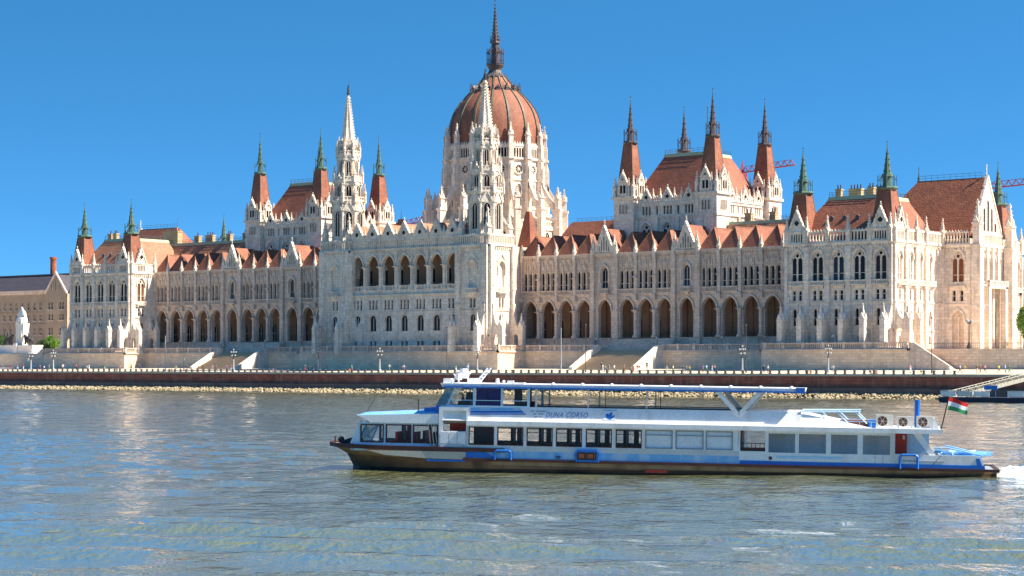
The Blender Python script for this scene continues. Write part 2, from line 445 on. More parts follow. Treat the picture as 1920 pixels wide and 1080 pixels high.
def window_mesh(w, h, kind, bars=0, trans=0.0, depth=.40, glass=None, proud=False, sill=True, fr=.09):
    """local: x along the wall, y into the wall, z from the sill; slots glass, stone"""
    def make():
        b = MB()
        zs = h - rise(w, kind); y = -.02 if proud else depth
        pts = archpts(0, w, zs, kind, 5)
        b.poly([(-w / 2, y, 0)] + [(p[0], y, p[1]) for p in pts] + [(w / 2, y, 0)], 0)
        y0, y1 = (-.30, -.01) if proud else (depth - .18, depth - .01)
        if kind == 'rect':
            b.box(-w / 2, w / 2, y0, y1, h - fr, h, 1)
        else:
            hood(b, 0, w - 2 * fr, zs, kind, fr, y0, y1, 1, 4)
        for s in (-1, 1):
            b.box(s * w / 2 - (fr if s > 0 else 0), s * w / 2 + (fr if s < 0 else 0), y0, y1, 0, zs, 1)
        for i in range(bars):
            x = -w / 2 + w * (i + 1) / (bars + 1); b.box(x - .06, x + .06, y0 + .03, y1, 0, h - rise(w, kind) * .45, 1)
        if trans: b.box(-w / 2, w / 2, y0 + .05, y1, h * trans - .06, h * trans + .06, 1)
        if sill: b.box(-w / 2 - .12, w / 2 + .12, -.2, .1, -.2, 0, 1)
        return b.mesh("window", [glass or GLASS, STONE])
    return shared(('win', w, h, kind, bars, trans, depth, (glass or GLASS).name, proud, sill), make)

def tracery_mesh(w, h, glass, depth=.45):
    """pointed two-light window: two lancets and a round eye"""
    def make():
        b = MB(); zs = h - rise(w, 'point')
        pts = archpts(0, w, zs, 'point', 6)
        b.poly([(-w / 2, depth, 0)] + [(p[0], depth, p[1]) for p in pts] + [(w / 2, depth, 0)], 0)
        lw = (w - .9) / 2
        ztop = h - w * .52; ls = ztop - lw / 2
        y0, y1 = depth - .32, depth - .02
        b.box(-.17, .17, y0 - .06, y1, 0, ls + .3, 1)
        for s in (-1, 1):
            b.box(s * w / 2 - .14, s * w / 2 + .14, y0, y1, 0, zs, 1)
            hood(b, s * (lw / 2 + .2), lw, ls, 'round', .24, y0, y1, 1, 4)
        zc = h - w * .36
        ringv(b, 0, zc, w * .15, w * .15 + .26, y0 - .03, y1, 1, 10)
        hood(b, 0, w - .3, zs, 'point', .3, y0, y1, 1)
        for s in (-1, 1):
            b.poly([(s * .12, y1 - .05, ztop - .1), (s * w * .40, y1 - .05, ztop - .05), (s * w * .30, y1 - .05, zc + .35), (s * w * .15, y1 - .05, zc)], 1)
        b.box(-w / 2 + .1, w / 2 - .1, y0 + .05, y1, h * .22, h * .22 + .1, 1)
        return b.mesh("window", [glass, STONE])
    return shared(('trac', w, h, glass.name), make)

def rose_mesh(r):
    def make():
        b = MB()
        b.poly([(r * .8 * math.cos(t), -.02, r * .8 * math.sin(t)) for t in [2 * math.pi * i / 14 for i in range(14)]], 0)
        ringv(b, 0, 0, r * .74, r, -.3, .1, 1, 14)
        for i in range(8):
            t = math.pi * i / 4
            b.hexa([(a * math.cos(t) - o * math.sin(t), -.12, a * math.sin(t) + o * math.cos(t)) for a, o in ((.1, -.06), (r * .8, -.06), (r * .8, .06), (.1, .06))],
                   [(a * math.cos(t) - o * math.sin(t), -.0, a * math.sin(t) + o * math.cos(t)) for a, o in ((.1, -.06), (r * .8, -.06), (r * .8, .06), (.1, .06))], 1)
        ringv(b, 0, 0, .02, r * .2, -.16, 0, 1, 8)
        return b.mesh("rose_window", [GLASS, STONE])
    return shared(('rose', r), make)

def pinnacle_mesh(w, h, mat=None):
    mat = mat or STONE
    def make():
        b = MB(); zs = h * .46
        b.frus(0, 0, 0, zs, w, w * .96)
        b.frus(0, 0, zs - .12 * w, zs + .06 * w, w * 1.28, w * 1.28)
        for i in range(4):
            a = math.pi / 2 * i; c, s = math.cos(a), math.sin(a)
            P = lambda x, y, z: (x * c - y * s, x * s + y * c, z)
            b.hexa([P(-w * .46, -w * .6, zs), P(w * .46, -w * .6, zs), P(0, -w * .6, zs + w * .95)], [P(-w * .46, 0, zs), P(w * .46, 0, zs), P(0, 0, zs + w * .95)])
        b.frus(0, 0, zs, h * .95, w * .86, w * .05)
        for k in range(1, 5):
            z = zs + (h * .95 - zs) * (.15 + .18 * k); ww = w * .86 * (1 - (.15 + .18 * k)) * .5 + .03
            for sx in (-1, 1):
                for sy in (-1, 1):
                    b.cbox(sx * ww, sy * ww, z, z + .10 + .10 * w, .14 * w + .04, .14 * w + .04)
        b.cbox(0, 0, h * .90, h * .94, w * .34, w * .34); b.ball(0, 0, h * .965, .035 * h ** .5 + .06 * w, n=5, k=3)
        return b.mesh("pinnacle", [mat])
    return shared(('pin', w, h, mat.name), make)

def gable_mesh(w, h, t=.5, motif='quatrefoil', mat=None):
    """triangular stone gable, base centre at origin, front face at y=0"""
    mat = mat or STONE
    def make():
        b = MB()
        b.extr([(-w / 2, 0), (w / 2, 0), (0, h)], 'y', 0, t)
        for s in (-1, 1):        # raised coping
            e = .28; dx, dz = w / 2, h; L = math.hypot(dx, dz); nx, nz2 = dz / L * s, dx / L
            p0, p1 = (s * w / 2, 0), (0, h)
            b.extr([(p0[0] - nx * .12, p0[1] - nz2 * .12), (p0[0] + nx * e, p0[1] + nz2 * e), (p1[0] + nx * e * .2, p1[1] + nz2 * e + .25), (p1[0], p1[1] - .25)], 'y', -.22, t + .12)
            for k in range(1, 5):
                f = k / 5; cx_, cz_ = p0[0] * (1 - f) + nx * .3, h * f + nz2 * .3
                b.box(cx_ - .11, cx_ + .11, -.1, t * .6, cz_ - .1, cz_ + .2)
        b.cbox(0, t * .4, h, h + .16 * h + .3, .16, .16); b.ball(0, t * .4, h + .16 * h + .4, .2, n=6, k=4); b.cbox(0, t * .4, h + .12 * h, h + .12 * h + .16, .5, .16)
        if motif == 'quatrefoil':
            r = w * .085; zc = h * .42
            for dx, dz in ((r, 0), (-r, 0), (0, r), (0, -r)):
                b.poly([(dx + r * .9 * math.cos(a), -.012, zc + dz + r * .9 * math.sin(a)) for a in [i * math.pi / 4 for i in range(8)]], 1)
            ringv(b, 0, zc, r * 2.0, r * 2.45, -.14, 0, 0, 12)
        elif motif == 'oculus':
            r = w * .115; zc = h * .36
            b.poly([(r * math.cos(a), -.012, zc + r * math.sin(a)) for a in [i * math.pi / 6 for i in range(12)]], 1)
            ringv(b, 0, zc, r, r * 1.35, -.16, 0, 0, 12)
        elif motif == 'lancets':
            for u, hh in ((0, .62), (-.13, .48), (.13, .48), (-.26, .24), (.26, .24)):
                lw = w * .055
                b.poly([(u * w - lw / 2, -.012, h * .06), (u * w + lw / 2, -.012, h * .06), (u * w + lw / 2, -.012, h * hh - lw), (u * w, -.012, h * hh), (u * w - lw / 2, -.012, h * hh - lw)], 1)
                for s in (-1, 1): b.box(u * w + s * lw * .62 - .05, u * w + s * lw * .62 + .05, -.14, 0, h * .05, h * hh - lw * .6, 0)
        return b.mesh("gable", [mat, GLASS])
    return shared(('gab', w, h, t, motif, mat.name), make)

def buttress_mesh(reach, w, zpier, ztop, zbase, mat=None):
    """free-standing pier with a flying arch to the wall; wall plane y=0, pier at y=-reach"""
    mat = mat or STONE
    def make():
        b = MB(); pt = 1.5
        b.box(-w / 2, w / 2, -reach - pt / 2, -reach + pt / 2, zbase, zpier)
        b.box(-w / 2 - .15, w / 2 + .15, -reach - pt / 2 - .15, -reach + pt / 2 + .15, zbase - .5, zbase + 1.5)
        b.box(-w / 2 - .12, w / 2 + .12, -reach - pt / 2 - .12, -reach + pt / 2 + .12, zpier - .25, zpier)
        r0 = -reach + pt / 2
        n = 7
        top = [(r0 * (1 - i / n), zpier - .6 + (ztop - zpier + .6) * ((i / n) ** 1.7)) for i in range(n + 1)]
        za = zbase + 3.6
        und = [(r0 * (1 - i / n), za + (abs(r0) * .5) * math.sin(math.pi * (.12 + .76 * i / n)) - .25) for i in range(n + 1)]
        und[0] = (r0, za - .6); und[-1] = (0, za - .6)
        b.extr(top + und[::-1], 'x', -w / 2 + .12, w / 2 - .12)
        b.box(-w / 2 + .05, w / 2 - .05, -.45, .1, zbase - .5, ztop)
        for i in range(4):      # gablets of the pier head
            a = math.pi / 2 * i; c, s = math.cos(a), math.sin(a); hw = max(w, pt) / 2
            P = lambda x, y, z: (x * c - y * s, x * s + y * c - reach, z)
            b.hexa([P(-hw * .8, -hw, zpier), P(hw * .8, -hw, zpier), P(0, -hw, zpier + 1.3)], [P(-hw * .8, 0, zpier), P(hw * .8, 0, zpier), P(0, 0, zpier + 1.3)])
        b.frus(0, -reach, zpier, zpier + 3.2, w * .75, .08)
        b.ball(0, -reach, zpier + 3.2, .17, n=5, k=3)
        return b.mesh("buttress", [mat])
    return shared(('but', reach, w, zpier, ztop, zbase, mat.name), make)

def cornice(b, u0, u1, z, hgt=.6, out=.45, y=0.0, m=0, corb=0.0):
    b.box(u0, u1, y - out, y + .1, z + hgt * .45, z + hgt, m)
    b.box(u0, u1, y - out * .55, y + .1, z, z + hgt * .45, m)
    if corb:
        n = int((u1 - u0) / corb)
        for i in range(n):
            u = u0 + (i + .5) * (u1 - u0) / n; b.box(u - corb * .24, u + corb * .24, y - out * .6, y + .05, z - .5, z, m)

def parapet_arcade(b, u0, u1, z0, z1, y=0.0, step=.85, m=0, openback=True):
    """pierced parapet: base, little posts with pointed heads, top rail with crest"""
    b.box(u0, u1, y - .15, y + .25, z0, z0 + .3, m)
    b.box(u0, u1, y - .18, y + .28, z1 - .45, z1 - .1, m)
    n = max(1, int((u1 - u0) / step))
    for i in range(n + 1):
        u = u0 + i * (u1 - u0) / n
        b.box(max(u0, u - .15), min(u1, u + .15), y - .1, y + .2, z0 + .3, z1 - .45, m)
        if i < n:
            uc = u + (u1 - u0) / n / 2
            b.extr([(uc - .3, z1 - .1), (uc + .3, z1 - .1), (uc, z1 + .32)], 'y', y - .05, y + .12, m)

palace = bpy.data.objects.new("parliament_building", None); COL.objects.link(palace)
palace.location = (0, 0, 0)
tag(palace, "white gothic palace with red dome and spires on the far bank", "palace")
RZ90 = math.pi / 2
def win(parent, mesh, u, z, y=0.0, rz=0.0, name="window"):
    o = link(name, mesh, parent, (u, y, z), rz)
    if mesh.materials[0] == GLASS:
        r = rnd.random()
        if r < .42:
            o.material_slots[0].link = 'OBJECT'; o.material_slots[0].material = GLASS2 if r < .2 else (GLASSB if r < .34 else GLASS3)
    return o

# ------------------------------------------------------------------ pavilions at both ends
PY = 1.2                     # river front of the pavilions
def pavilion_face(name, loc, rz, u0, u1, centers, gables=(), glass=GLASS, buts=(), shutter=None, reach=3.3, oneW=False):
    b = MB(); pitch = (centers[1] - centers[0]) if len(centers) > 1 else 5.2
    hw = .46 if oneW else .95
    wall_band(b, u0, u1, 9.8, 14.6, [(c, 1.1, 11.6, 13.4, 'rect') for c in centers])
    p1 = [(c + s * (.62 if not oneW else .0), .95, 15.8, 19.7, 'point') for c in centers for s in ((-1, 1) if not oneW else (0,))]
    wall_band(b, u0, u1, 14.6, 20.9, p1)
    p2 = [(c + s * .78, .85, 21.5, 23.8, 'rect') for c in centers for s in (-1, 1)] if not oneW else [(c, .9, 21.5, 23.8, 'rect') for c in centers]
    wall_band(b, u0, u1, 20.9, 24.9, p2)
    TW, TZ, TT = (2.9, 26.0, 32.9) if not oneW else (1.9, 26.0, 32.4)
    wall_band(b, u0, u1, 24.9, 34.0, [(c, TW, TZ, TT, 'point') for c in centers], depth=.5)
    for c in centers:
        hood(b, c, TW + .15, TT - rise(TW, 'point'), 'point', .34, -.28, .02, leg=.4)
        hood(b, c, 2.5 if not oneW else 1.2, 18.3, 'point', .26, -.2, .02, leg=.3)
        b.box(c - 1.9, c + 1.9, -.75, .05, 24.75, 25.0); 
        b.box(c - 1.95, c + 1.95, -.8, -.62, 25.72, 25.95)
        for k in range(8): b.box(c - 1.8 + k * .5, c - 1.65 + k * .5, -.76, -.64, 25.0, 25.72)
        for s in (-1, 1): b.box(c + s * 1.5 - .14, c + s * 1.5 + .14, -.55, 0, 24.2, 24.75)
    for z, hh, o in ((14.4, .4, .25), (20.8, .35, .22), (33.9, .75, .5)): cornice(b, u0, u1, z, hh, o, corb=.75 if z > 33 else 0)
    n = len(centers)
    edges = [u0 + .02] + [(centers[i] + centers[i + 1]) / 2 for i in range(n - 1)] + [u1 - .02]
    for e in edges:                      # wall strips between the bays
        e0, e1 = max(u0, e - .62), min(u1, e + .62)
        b.box(e0, e1, -.6, .02, 9.8, 33.7); b.box(e0 - .08, e1 + .08, -.72, .0, 20.7, 21.2); b.box(e0 - .05, e1 + .05, -.7, .0, 25.6, 26.1)
        for k in range(2): b.box(e0 + .2, e1 - .2, -.68, -.5, 27.2 + 3 * k, 29.4 + 3 * k)
    wobj = build(name, b, STONE, palace, loc, rz)
    for i, c in enumerate(centers):
        win(wobj, window_mesh(1.1, 1.8, 'rect', 1), c, 11.6)
        if not oneW:
            for s in (-1, 1): win(wobj, window_mesh(.95, 3.9, 'point', 0, .45), c + s * .62, 15.8); win(wobj, window_mesh(.85, 2.3, 'rect', 0, .55), c + s * .78, 21.5)
        else:
            win(wobj, window_mesh(.95, 3.9, 'point', 0, .45), c, 15.8); win(wobj, window_mesh(.9, 2.3, 'rect', 0, .55), c, 21.5)
        win(wobj, tracery_mesh(TW, TT - TZ, shutter or glass), c, TZ)
    for i in range(n):
        l, r = edges[i] + .6, edges[i + 1] - .6
        if i in gables:
            g = link("gable", gable_mesh(4.0, 4.7, .55, 'quatrefoil'), wobj, (centers[i], -.25, 37.3))
            gb = MB()
            wall_band(gb, l - .25, r + .25, 34.65, 37.3, [(centers[i] + k * .62, .4, 35.0, 36.8, 'point') for k in (-2, -1, 0, 1, 2)], y=-.25, depth=.3)
            gb.poly([(l, .1, 34.7), (r, .1, 34.7), (r, .1, 37.3), (l, .1, 37.3)], 1)
            gb.box(l - .25, r + .25, -.4, -.1, 37.1, 37.35)
            build("gable_arcade", gb, [STONE, GLASS], wobj)
        else:
            pb = MB(); parapet_arcade(pb, l, r, 34.65, 37.3, -.1, .72); build("parapet", pb, STONE, wobj)
    for e in edges:
        link("pinnacle", pinnacle_mesh(.95, 6.6), wobj, (min(max(e, u0 + .5), u1 - .5), -.25, 34.3))
    for e in buts:
        link("buttress", buttress_mesh(reach, 1.25, 17.2, 22.4, 10.42), wobj, (e, 0, 0))
    return wobj

def turret_roof(name, x, y, z0, z1, ztip, w0, w1, metal, parent, tile):
    b = MB(); b.frus(x, y, z0, z1, w0, w1)
    r = build(name, b, tile, parent)
    b = MB(); 
    for sx in (-1, 1):
        for sy in (-1, 1): b.tube((x + sx * w0 / 2, y + sy * w0 / 2, z0), (x + sx * w1 / 2, y + sy * w1 / 2, z1), .12, .1, 4)
    build("hip_flashing", b, RIBMETAL, r)
    L = ztip - z1
    b = MB()
    b.ngon(x, y, z1, z1 + .35, w1 * .68, w1 * .78, 8, 0, math.pi / 8); b.ngon(x, y, z1 + .35, z1 + .75, w1 * .78, w1 * .74, 8, 0, math.pi / 8)
    b.ngon(x, y, z1 + .7, z1 + L * .32, w1 * .36, w1 * .30, 8, 0, math.pi / 8)
    b.ngon(x, y, z1 + L * .30, z1 + L * .36, w1 * .42, w1 * .40, 8, 0, math.pi / 8)
    b.ngon(x, y, z1 + L * .36, ztip, w1 * .29, .05, 8, 0, math.pi / 8)
    for i in range(8):
        a = math.pi / 8 + i * math.pi / 4; c, s = math.cos(a), math.sin(a)
        rr = w1 * .68
        b.tube((x + rr * c, y + rr * s, z1 + .7), (x + rr * c, y + rr * s, z1 + L * .27), .09, .07, 4)
        b.tube((x + rr * c, y + rr * s, z1 + L * .27), (x + rr * c, y + rr * s, z1 + L * .36), .12, .01, 4)
        b.tube((x + rr * c, y + rr * s, z1 + L * .2), (x + w1 * .33 * c, y + w1 * .33 * s, z1 + L * .31), .07, .07, 4)
        for k in range(4):
            f = .42 + k * .13; q = w1 * .29 * (1 - (f - .36) / .64) + .04
            b.cbox(x + q * c, y + q * s, z1 + L * f, z1 + L * f + .22, .14, .14)
    b.tube((x, y, ztip - .4), (x, y, ztip + L * .13), .06, .03, 4)
    b.ball(x, y, ztip + .2, .18, n=6, k=4); b.cbox(x, y, ztip + L * .08, ztip + L * .08 + .12, .5, .06)
    build("spire", b, metal, r)
    return r

def chimney(parent, x, y, z0, z1, w, d, n=3):
    b = MB(); b.box(x - w / 2, x + w / 2, y - d / 2, y + d / 2, z0, z1); b.box(x - w / 2 - .12, x + w / 2 + .12, y - d / 2 - .12, y + d / 2 + .12, z1 - .3, z1)
    c = build("chimney", b, M_CHIM, parent)
    b = MB()
    for i in range(n): b.ngon(x - w / 2 + w * (i + .5) / n, y, z1, z1 + 1.0, .2, .17, 6)
    build("chimney_pot", b, DARKMETAL, c)
M_CHIM = M("chimney_brick", (.52, .40, .24), (.40, .28, .17), .5, .9)

def railing(parent, pts, z, hgt=1.0, mat=None):
    b = MB()
    for p, q in zip(pts, pts[1:]):
        p, q = Vector((*p, z)), Vector((*q, z)); n = max(1, int((q - p).length / 1.6))
        for f in (.5, 1.0): b.tube(p + Vector((0, 0, hgt * f)), q + Vector((0, 0, hgt * f)), .045, n=4)
        for i in range(n + 1):
            v = p.lerp(q, i / n); b.tube(v, v + Vector((0, 0, hgt * 1.1)), .04, n=4)
    return build("roof_railing", b, mat or IRON, parent)

def mansard(name, x0, x1, y0, y1, z0, z1, ins, parent, tile, cap=PALECU, rail=True):
    """hipped roof with flat metal top; ins = (left,right,front,back)"""
    X0, X1, Y0, Y1 = x0 + ins[0], x1 - ins[1], y0 + ins[2], y1 - ins[3]
    b = MB(); b.hexa([(x0, y0, z0), (x1, y0, z0), (x1, y1, z0), (x0, y1, z0)], [(X0, Y0, z1), (X1, Y0, z1), (X1, Y1, z1), (X0, Y1, z1)])
    r = build(name, b, tile, parent)
    b = MB(); b.hexa([(X0 - .35, Y0 - .35, z1 - .5), (X1 + .35, Y0 - .35, z1 - .5), (X1 + .35, Y1 + .35, z1 - .5), (X0 - .35, Y1 + .35, z1 - .5)],
                     [(X0 - .1, Y0 - .1, z1 + .35), (X1 + .1, Y0 - .1, z1 + .35), (X1 + .1, Y1 + .1, z1 + .35), (X0 - .1, Y1 + .1, z1 + .35)])
    build("roof_cap", b, cap, r)
    if rail: railing(r, [(X0, Y0), (X1, Y0), (X1, Y1), (X0, Y1), (X0, Y0)], z1 + .35, 1.0)
    return r

def skylights(parent, pts, rx):
    for p in pts:
        b = MB(); b.box(-.45, .45, -.3, .2, 0, .7); b.extr([(-.55, .7), (.55, .7), (0, 1.15)], 'y', -.35, .3)
        build("roof_vent", b, DARKMETAL, parent, p)

for sg, side in ((-1, "north"), (1, "south")):
    cs = sorted(sg * c for c in (115.4, 120.7, 126.0, 131.3, 136.6))
    xi, xo = sorted((sg * 112.4, sg * 139.6))
    edges = [xi + .6] + [(cs[i] + cs[i + 1]) / 2 for i in range(4)] + [xo - .6]
    core = MB(); core.box(xi + .55, xo - .55, PY + .55, 70, 9.8, 34.6); core.box(xi, xo, PY + .6, 70, 34.0, 34.64)
    build("pavilion_core", core, STONE2, palace)
    pavilion_face("pavilion_wall", (0, PY, 0), 0, xi, xo, cs, (0, 4), buts=edges)
    if sg > 0:
        pavilion_face("pavilion_side_wall", (xo, 0, 0), RZ90, PY, 26.0, [4.6, 9.8, 14.6, 19.4], (0,), buts=(1.9, 7.2), shutter=CURTAIN, oneW=True)
    else:
        pavilion_face("pavilion_side_wall", (xo, 0, 0), RZ90, PY, 11.2, [5.4], (0,), buts=(1.9, 8.9), shutter=CURTAIN, reach=3.0)
    # roofs
    mr = mansard("pavilion_roof", xi + 1.2, xo - 1.2, PY + 1.2, 25, 36.2, 45.2, (6.2, 6.2, 6.0, 2.0), palace, TILE if sg > 0 else TILE3)
    for x in (115.3, 136.7):
        turret_roof("turret_roof", sg * x, 4.2, 37.4, 46.0, 55.9, 5.2, 3.1, COPPER, palace, TILE)
        turret_roof("turret_roof", sg * x, 63.0, 37.4, 46.0, 55.9, 5.2, 3.1, COPPER, palace, TILE)
    skylights(mr, [(sg * x, PY + 3.9, 39.8) for x in (122.3, 125.6, 128.9)], 0)
    for (x, y, w, n) in ((121.5, 10, 1.4, 2), (125, 11.5, 3.2, 4), (129.5, 10.5, 1.5, 2), (132.5, 11, 1.6, 1)):
        chimney(mr, sg * x, y, 44, 47.4, w, 1.2, n)
    # end block with the tall cross roof and south gable
    ex0, ex1 = sorted((sg * 139.0, sg * 146.6))
    b = MB(); b.box(min(sg * 130, sg * 146.0), max(sg * 130, sg * 146.0), 26.6, 45, 9.8, 36)
    build("end_block_core", b, STONE2, palace)
    if sg > 0:
        b = MB(); uc = 143.4
        wall_band(b, 139.0, 146.6, 9.8, 20.6, [(uc, 2.9, 10.4, 19.4, 'point')], depth=.9)
        wall_band(b, 139.0, 146.6, 20.6, 24.9, [(uc + s * .95, .8, 21.5, 24.0, 'rect') for s in (-1, 1)])
        wall_band(b, 139.0, 146.6, 24.9, 34.0, [(uc, 3.0, 26.0, 33.0, 'point')], depth=.5)
        hood(b, uc, 3.1, 31.0, 'point', .4, -.3, .02, leg=.4); hood(b, uc, 3.0, 17.35, 'point', .4, -.3, .02, leg=.6)
        for z, hh, o in ((20.6, .35, .22), (33.9, .75, .5)): cornice(b, 139.0, 146.6, z, hh, o, corb=.75 if z > 33 else 0)
        b.box(uc - 2, uc + 2, -.6, 0, 24.7, 25.1)
        w = build("end_block_wall", b, STONE, palace, (0, 26.0, 0))
        d = tracery_mesh(2.9, 9.0, CURTAIN); link("portal", d, w, (uc, .35, 10.4))
        for s in (-1, 1): win(w, window_mesh(.8, 2.5, 'rect', 0, .5), uc + s * .95, 21.5)
        win(w, tracery_mesh(3.0, 7.0, CURTAIN), uc, 26.0)
        pb = MB(); parapet_arcade(pb, 139.4, 146.2, 34.65, 37.6, -.1, .7); build("parapet", pb, STONE, w)
    # sunlit gabled end facade
    xo2 = 146.6 if sg > 0 else -139.0
    if sg > 0:
        b = MB()
        cs2 = [29.6, 32.55, 35.5, 38.45, 41.4]
        wall_band(b, 26.0, 45.0, 9.8, 20.2, [(c, 2.2, 10.4, 19.2, 'point') for c in (31.6, 35.5, 39.4)], depth=1.6)
        wall_band(b, 26.0, 45.0, 20.2, 25.2, [(c, 1.0, 21.2, 24.2, 'point') for c in cs2])
        wall_band(b, 26.0, 45.0, 25.2, 34.0, [(c, 1.4, 26.2, 32.2, 'point') for c in cs2])
        for z, hh, o in ((20.3, .4, .35), (25.0, .5, .9), (33.9, .75, .5)): cornice(b, 26.0, 45.0, z, hh, o, corb=.75 if z > 33 else 0)
        for e in (26.6, 30.95, 34.0, 37.0, 40.0, 44.4): b.box(e - .45, e + .45, -.7, .02, 9.8, 34.2)
        for c in cs2: hood(b, c, 1.5, 31.2, 'point', .3, -.25, .02, leg=.5)
        w = build("gabled_end_wall", b, STONE, palace, (146.6, 0, 0), RZ90)
        for c in cs2: win(w, window_mesh(1.4, 6.0, 'point', 1, .2, glass=CURTAIN), c, 26.2); win(w, window_mesh(1.0, 3.0, 'point', 0, glass=CURTAIN), c, 21.2)
        for c in (31.6, 35.5, 39.4): link("portal", window_mesh(2.2, 8.8, 'point', 1, .45, 1.5, glass=CURTAIN, sill=False), w, (c, 0, 10.4))
        for e in (26.6, 44.4):
            bb = MB(); bb.cbox(e, -1.4, 9.8, 34.6, 2.0, 2.2); bb.cbox(e, -1.4, 20.0, 20.6, 2.3, 2.5); bb.cbox(e, -1.4, 33.8, 34.5, 2.4, 2.6); build("corner_pier", bb, STONE, w)
            link("pinnacle", pinnacle_mesh(1.7, 10.5), w, (e, -1.4, 34.6))
        for e in (30.95, 40.0):
            bb = MB(); bb.cbox(e, -1.9, 9.8, 25.0, 1.2, 1.4); build("porch_pier", bb, STONE, w)
        bb = MB(); bb.box(30.3, 40.7, -2.6, -.05, 24.6, 25.1); balustrade(bb, (30.4, -2.4), (40.6, -2.4), 25.1, 1.2, .5, 3); build("balcony", bb, STONE, w)
        pb = MB(); parapet_arcade(pb, 28.0, 43.0, 34.65, 37.4, -.1, .7); build("parapet", pb, STONE, w)
        link("gable", gable_mesh(15.4, 13.6, .8, 'lancets'), w, (35.5, .15, 37.2))
    else:
        b = MB(); b.box(26, 45, 0, .5, 9.8, 37); build("gabled_end_wall", b, STONE, palace, (-146.6, 0, 0), RZ90)
        link("gable", gable_mesh(15.4, 13.6, .8, 'lancets'), palace, (-146.3, 35.5, 37.2), RZ90)
    # cross roof: ridge runs along x
    xa, xb = sg * 121.0, sg * 146.0
    b = MB()
    zr, ze = 50.6, 36.6
    b.hexa([(xa - sg * 3, 26.4, ze), (xb, 26.4, ze), (xb, 44.6, ze), (xa - sg * 3, 44.6, ze)], [(xa + sg * 8, 35.1, zr), (xb, 35.1, zr), (xb, 35.9, zr), (xa + sg * 8, 35.9, zr)])
    cr = build("cross_roof", b, TILE2 if sg > 0 else TILE, palace)
    railing(cr, [(xa + sg * 8, 35.5), (xb - sg * 1, 35.5)], zr, 1.2)
    for x in (xa + sg * 8,):
        b = MB(); b.tube((x, 35.5, zr), (x, 35.5, zr + 3.2), .06, .03, 4); build("lightning_rod", b, IRON, cr)
    bb = MB()
    for i in range(2):
        bb.box(min(sg * (116 + 2.8 * i), sg * (118 + 2.8 * i)), max(sg * (116 + 2.8 * i), sg * (118 + 2.8 * i)), 27, 29, 44, 48.2)
    chimney(cr, sg * 122.5, 27.5, 42, 48.6, 6.5, 2.0, 6)
    # wing behind, with hidden parts left plain, and its own far pavilion side
    if sg > 0:
        pavilion_face("rear_pavilion_wall", (xo, 0, 0), RZ90, 45.2, 70.0, [49.2, 54.0, 58.8, 63.6, 68.0], (3,), shutter=CURTAIN, buts=(), oneW=True)
# ------------------------------------------------------------------ arcaded wings
CYW = 11.0
reg = [31.1, 36.8, 42.5, 48.2, 61.4, 67.0, 72.6, 85.5, 91.4, 97.3, 103.2, 109.2]
gab = [54.6, 79.0]
def hip_mesh():
    def make():
        b = MB(); w = 2.86
        E = [(-w, 0, 0), (w, 0, 0), (w, 11, 0), (-w, 11, 0)]
        a, r = (0, 2.5, 5.2), (0, 11, 5.2)
        b.poly([E[0], E[1], a]); b.poly([E[1], E[2], r, a]); b.poly([E[3], E[0], a, r]); b.poly([E[2], E[3], r])
        return b.mesh("dormer_roof", [TILE])
    return shared('hip', make)
def hipcrest_mesh():
    def make():
        b = MB(); b.tube((-2.86, 0, .02), (0, 2.5, 5.25), .13, .12, 4); b.tube((2.86, 0, .02), (0, 2.5, 5.25), .13, .12, 4); b.tube((0, 2.5, 5.25), (0, 11, 5.25), .12, .12, 4)
        return b.mesh("ridge_tiles", [TILE3])
    return shared('hipc', make)
def column_mesh(r, h, mat):
    def make():
        b = MB()
        b.ngon(0, 0, 0, .5, r * 1.7, r * 1.6, 8, 0, math.pi / 8); b.ngon(0, 0, .5, .75, r * 1.35, r * 1.1, 8, 0, math.pi / 8)
        b.ngon(0, 0, .75, h - .7, r, r * .94, 8, 0, math.pi / 8); b.ngon(0, 0, h - .7, h - .2, r * 1.0, r * 1.6, 8, 0, math.pi / 8); b.cbox(0, 0, h - .2, h, r * 3.3, r * 3.3)
        return b.mesh("column", [mat])
    return shared(('col', r, h, mat.name), make)

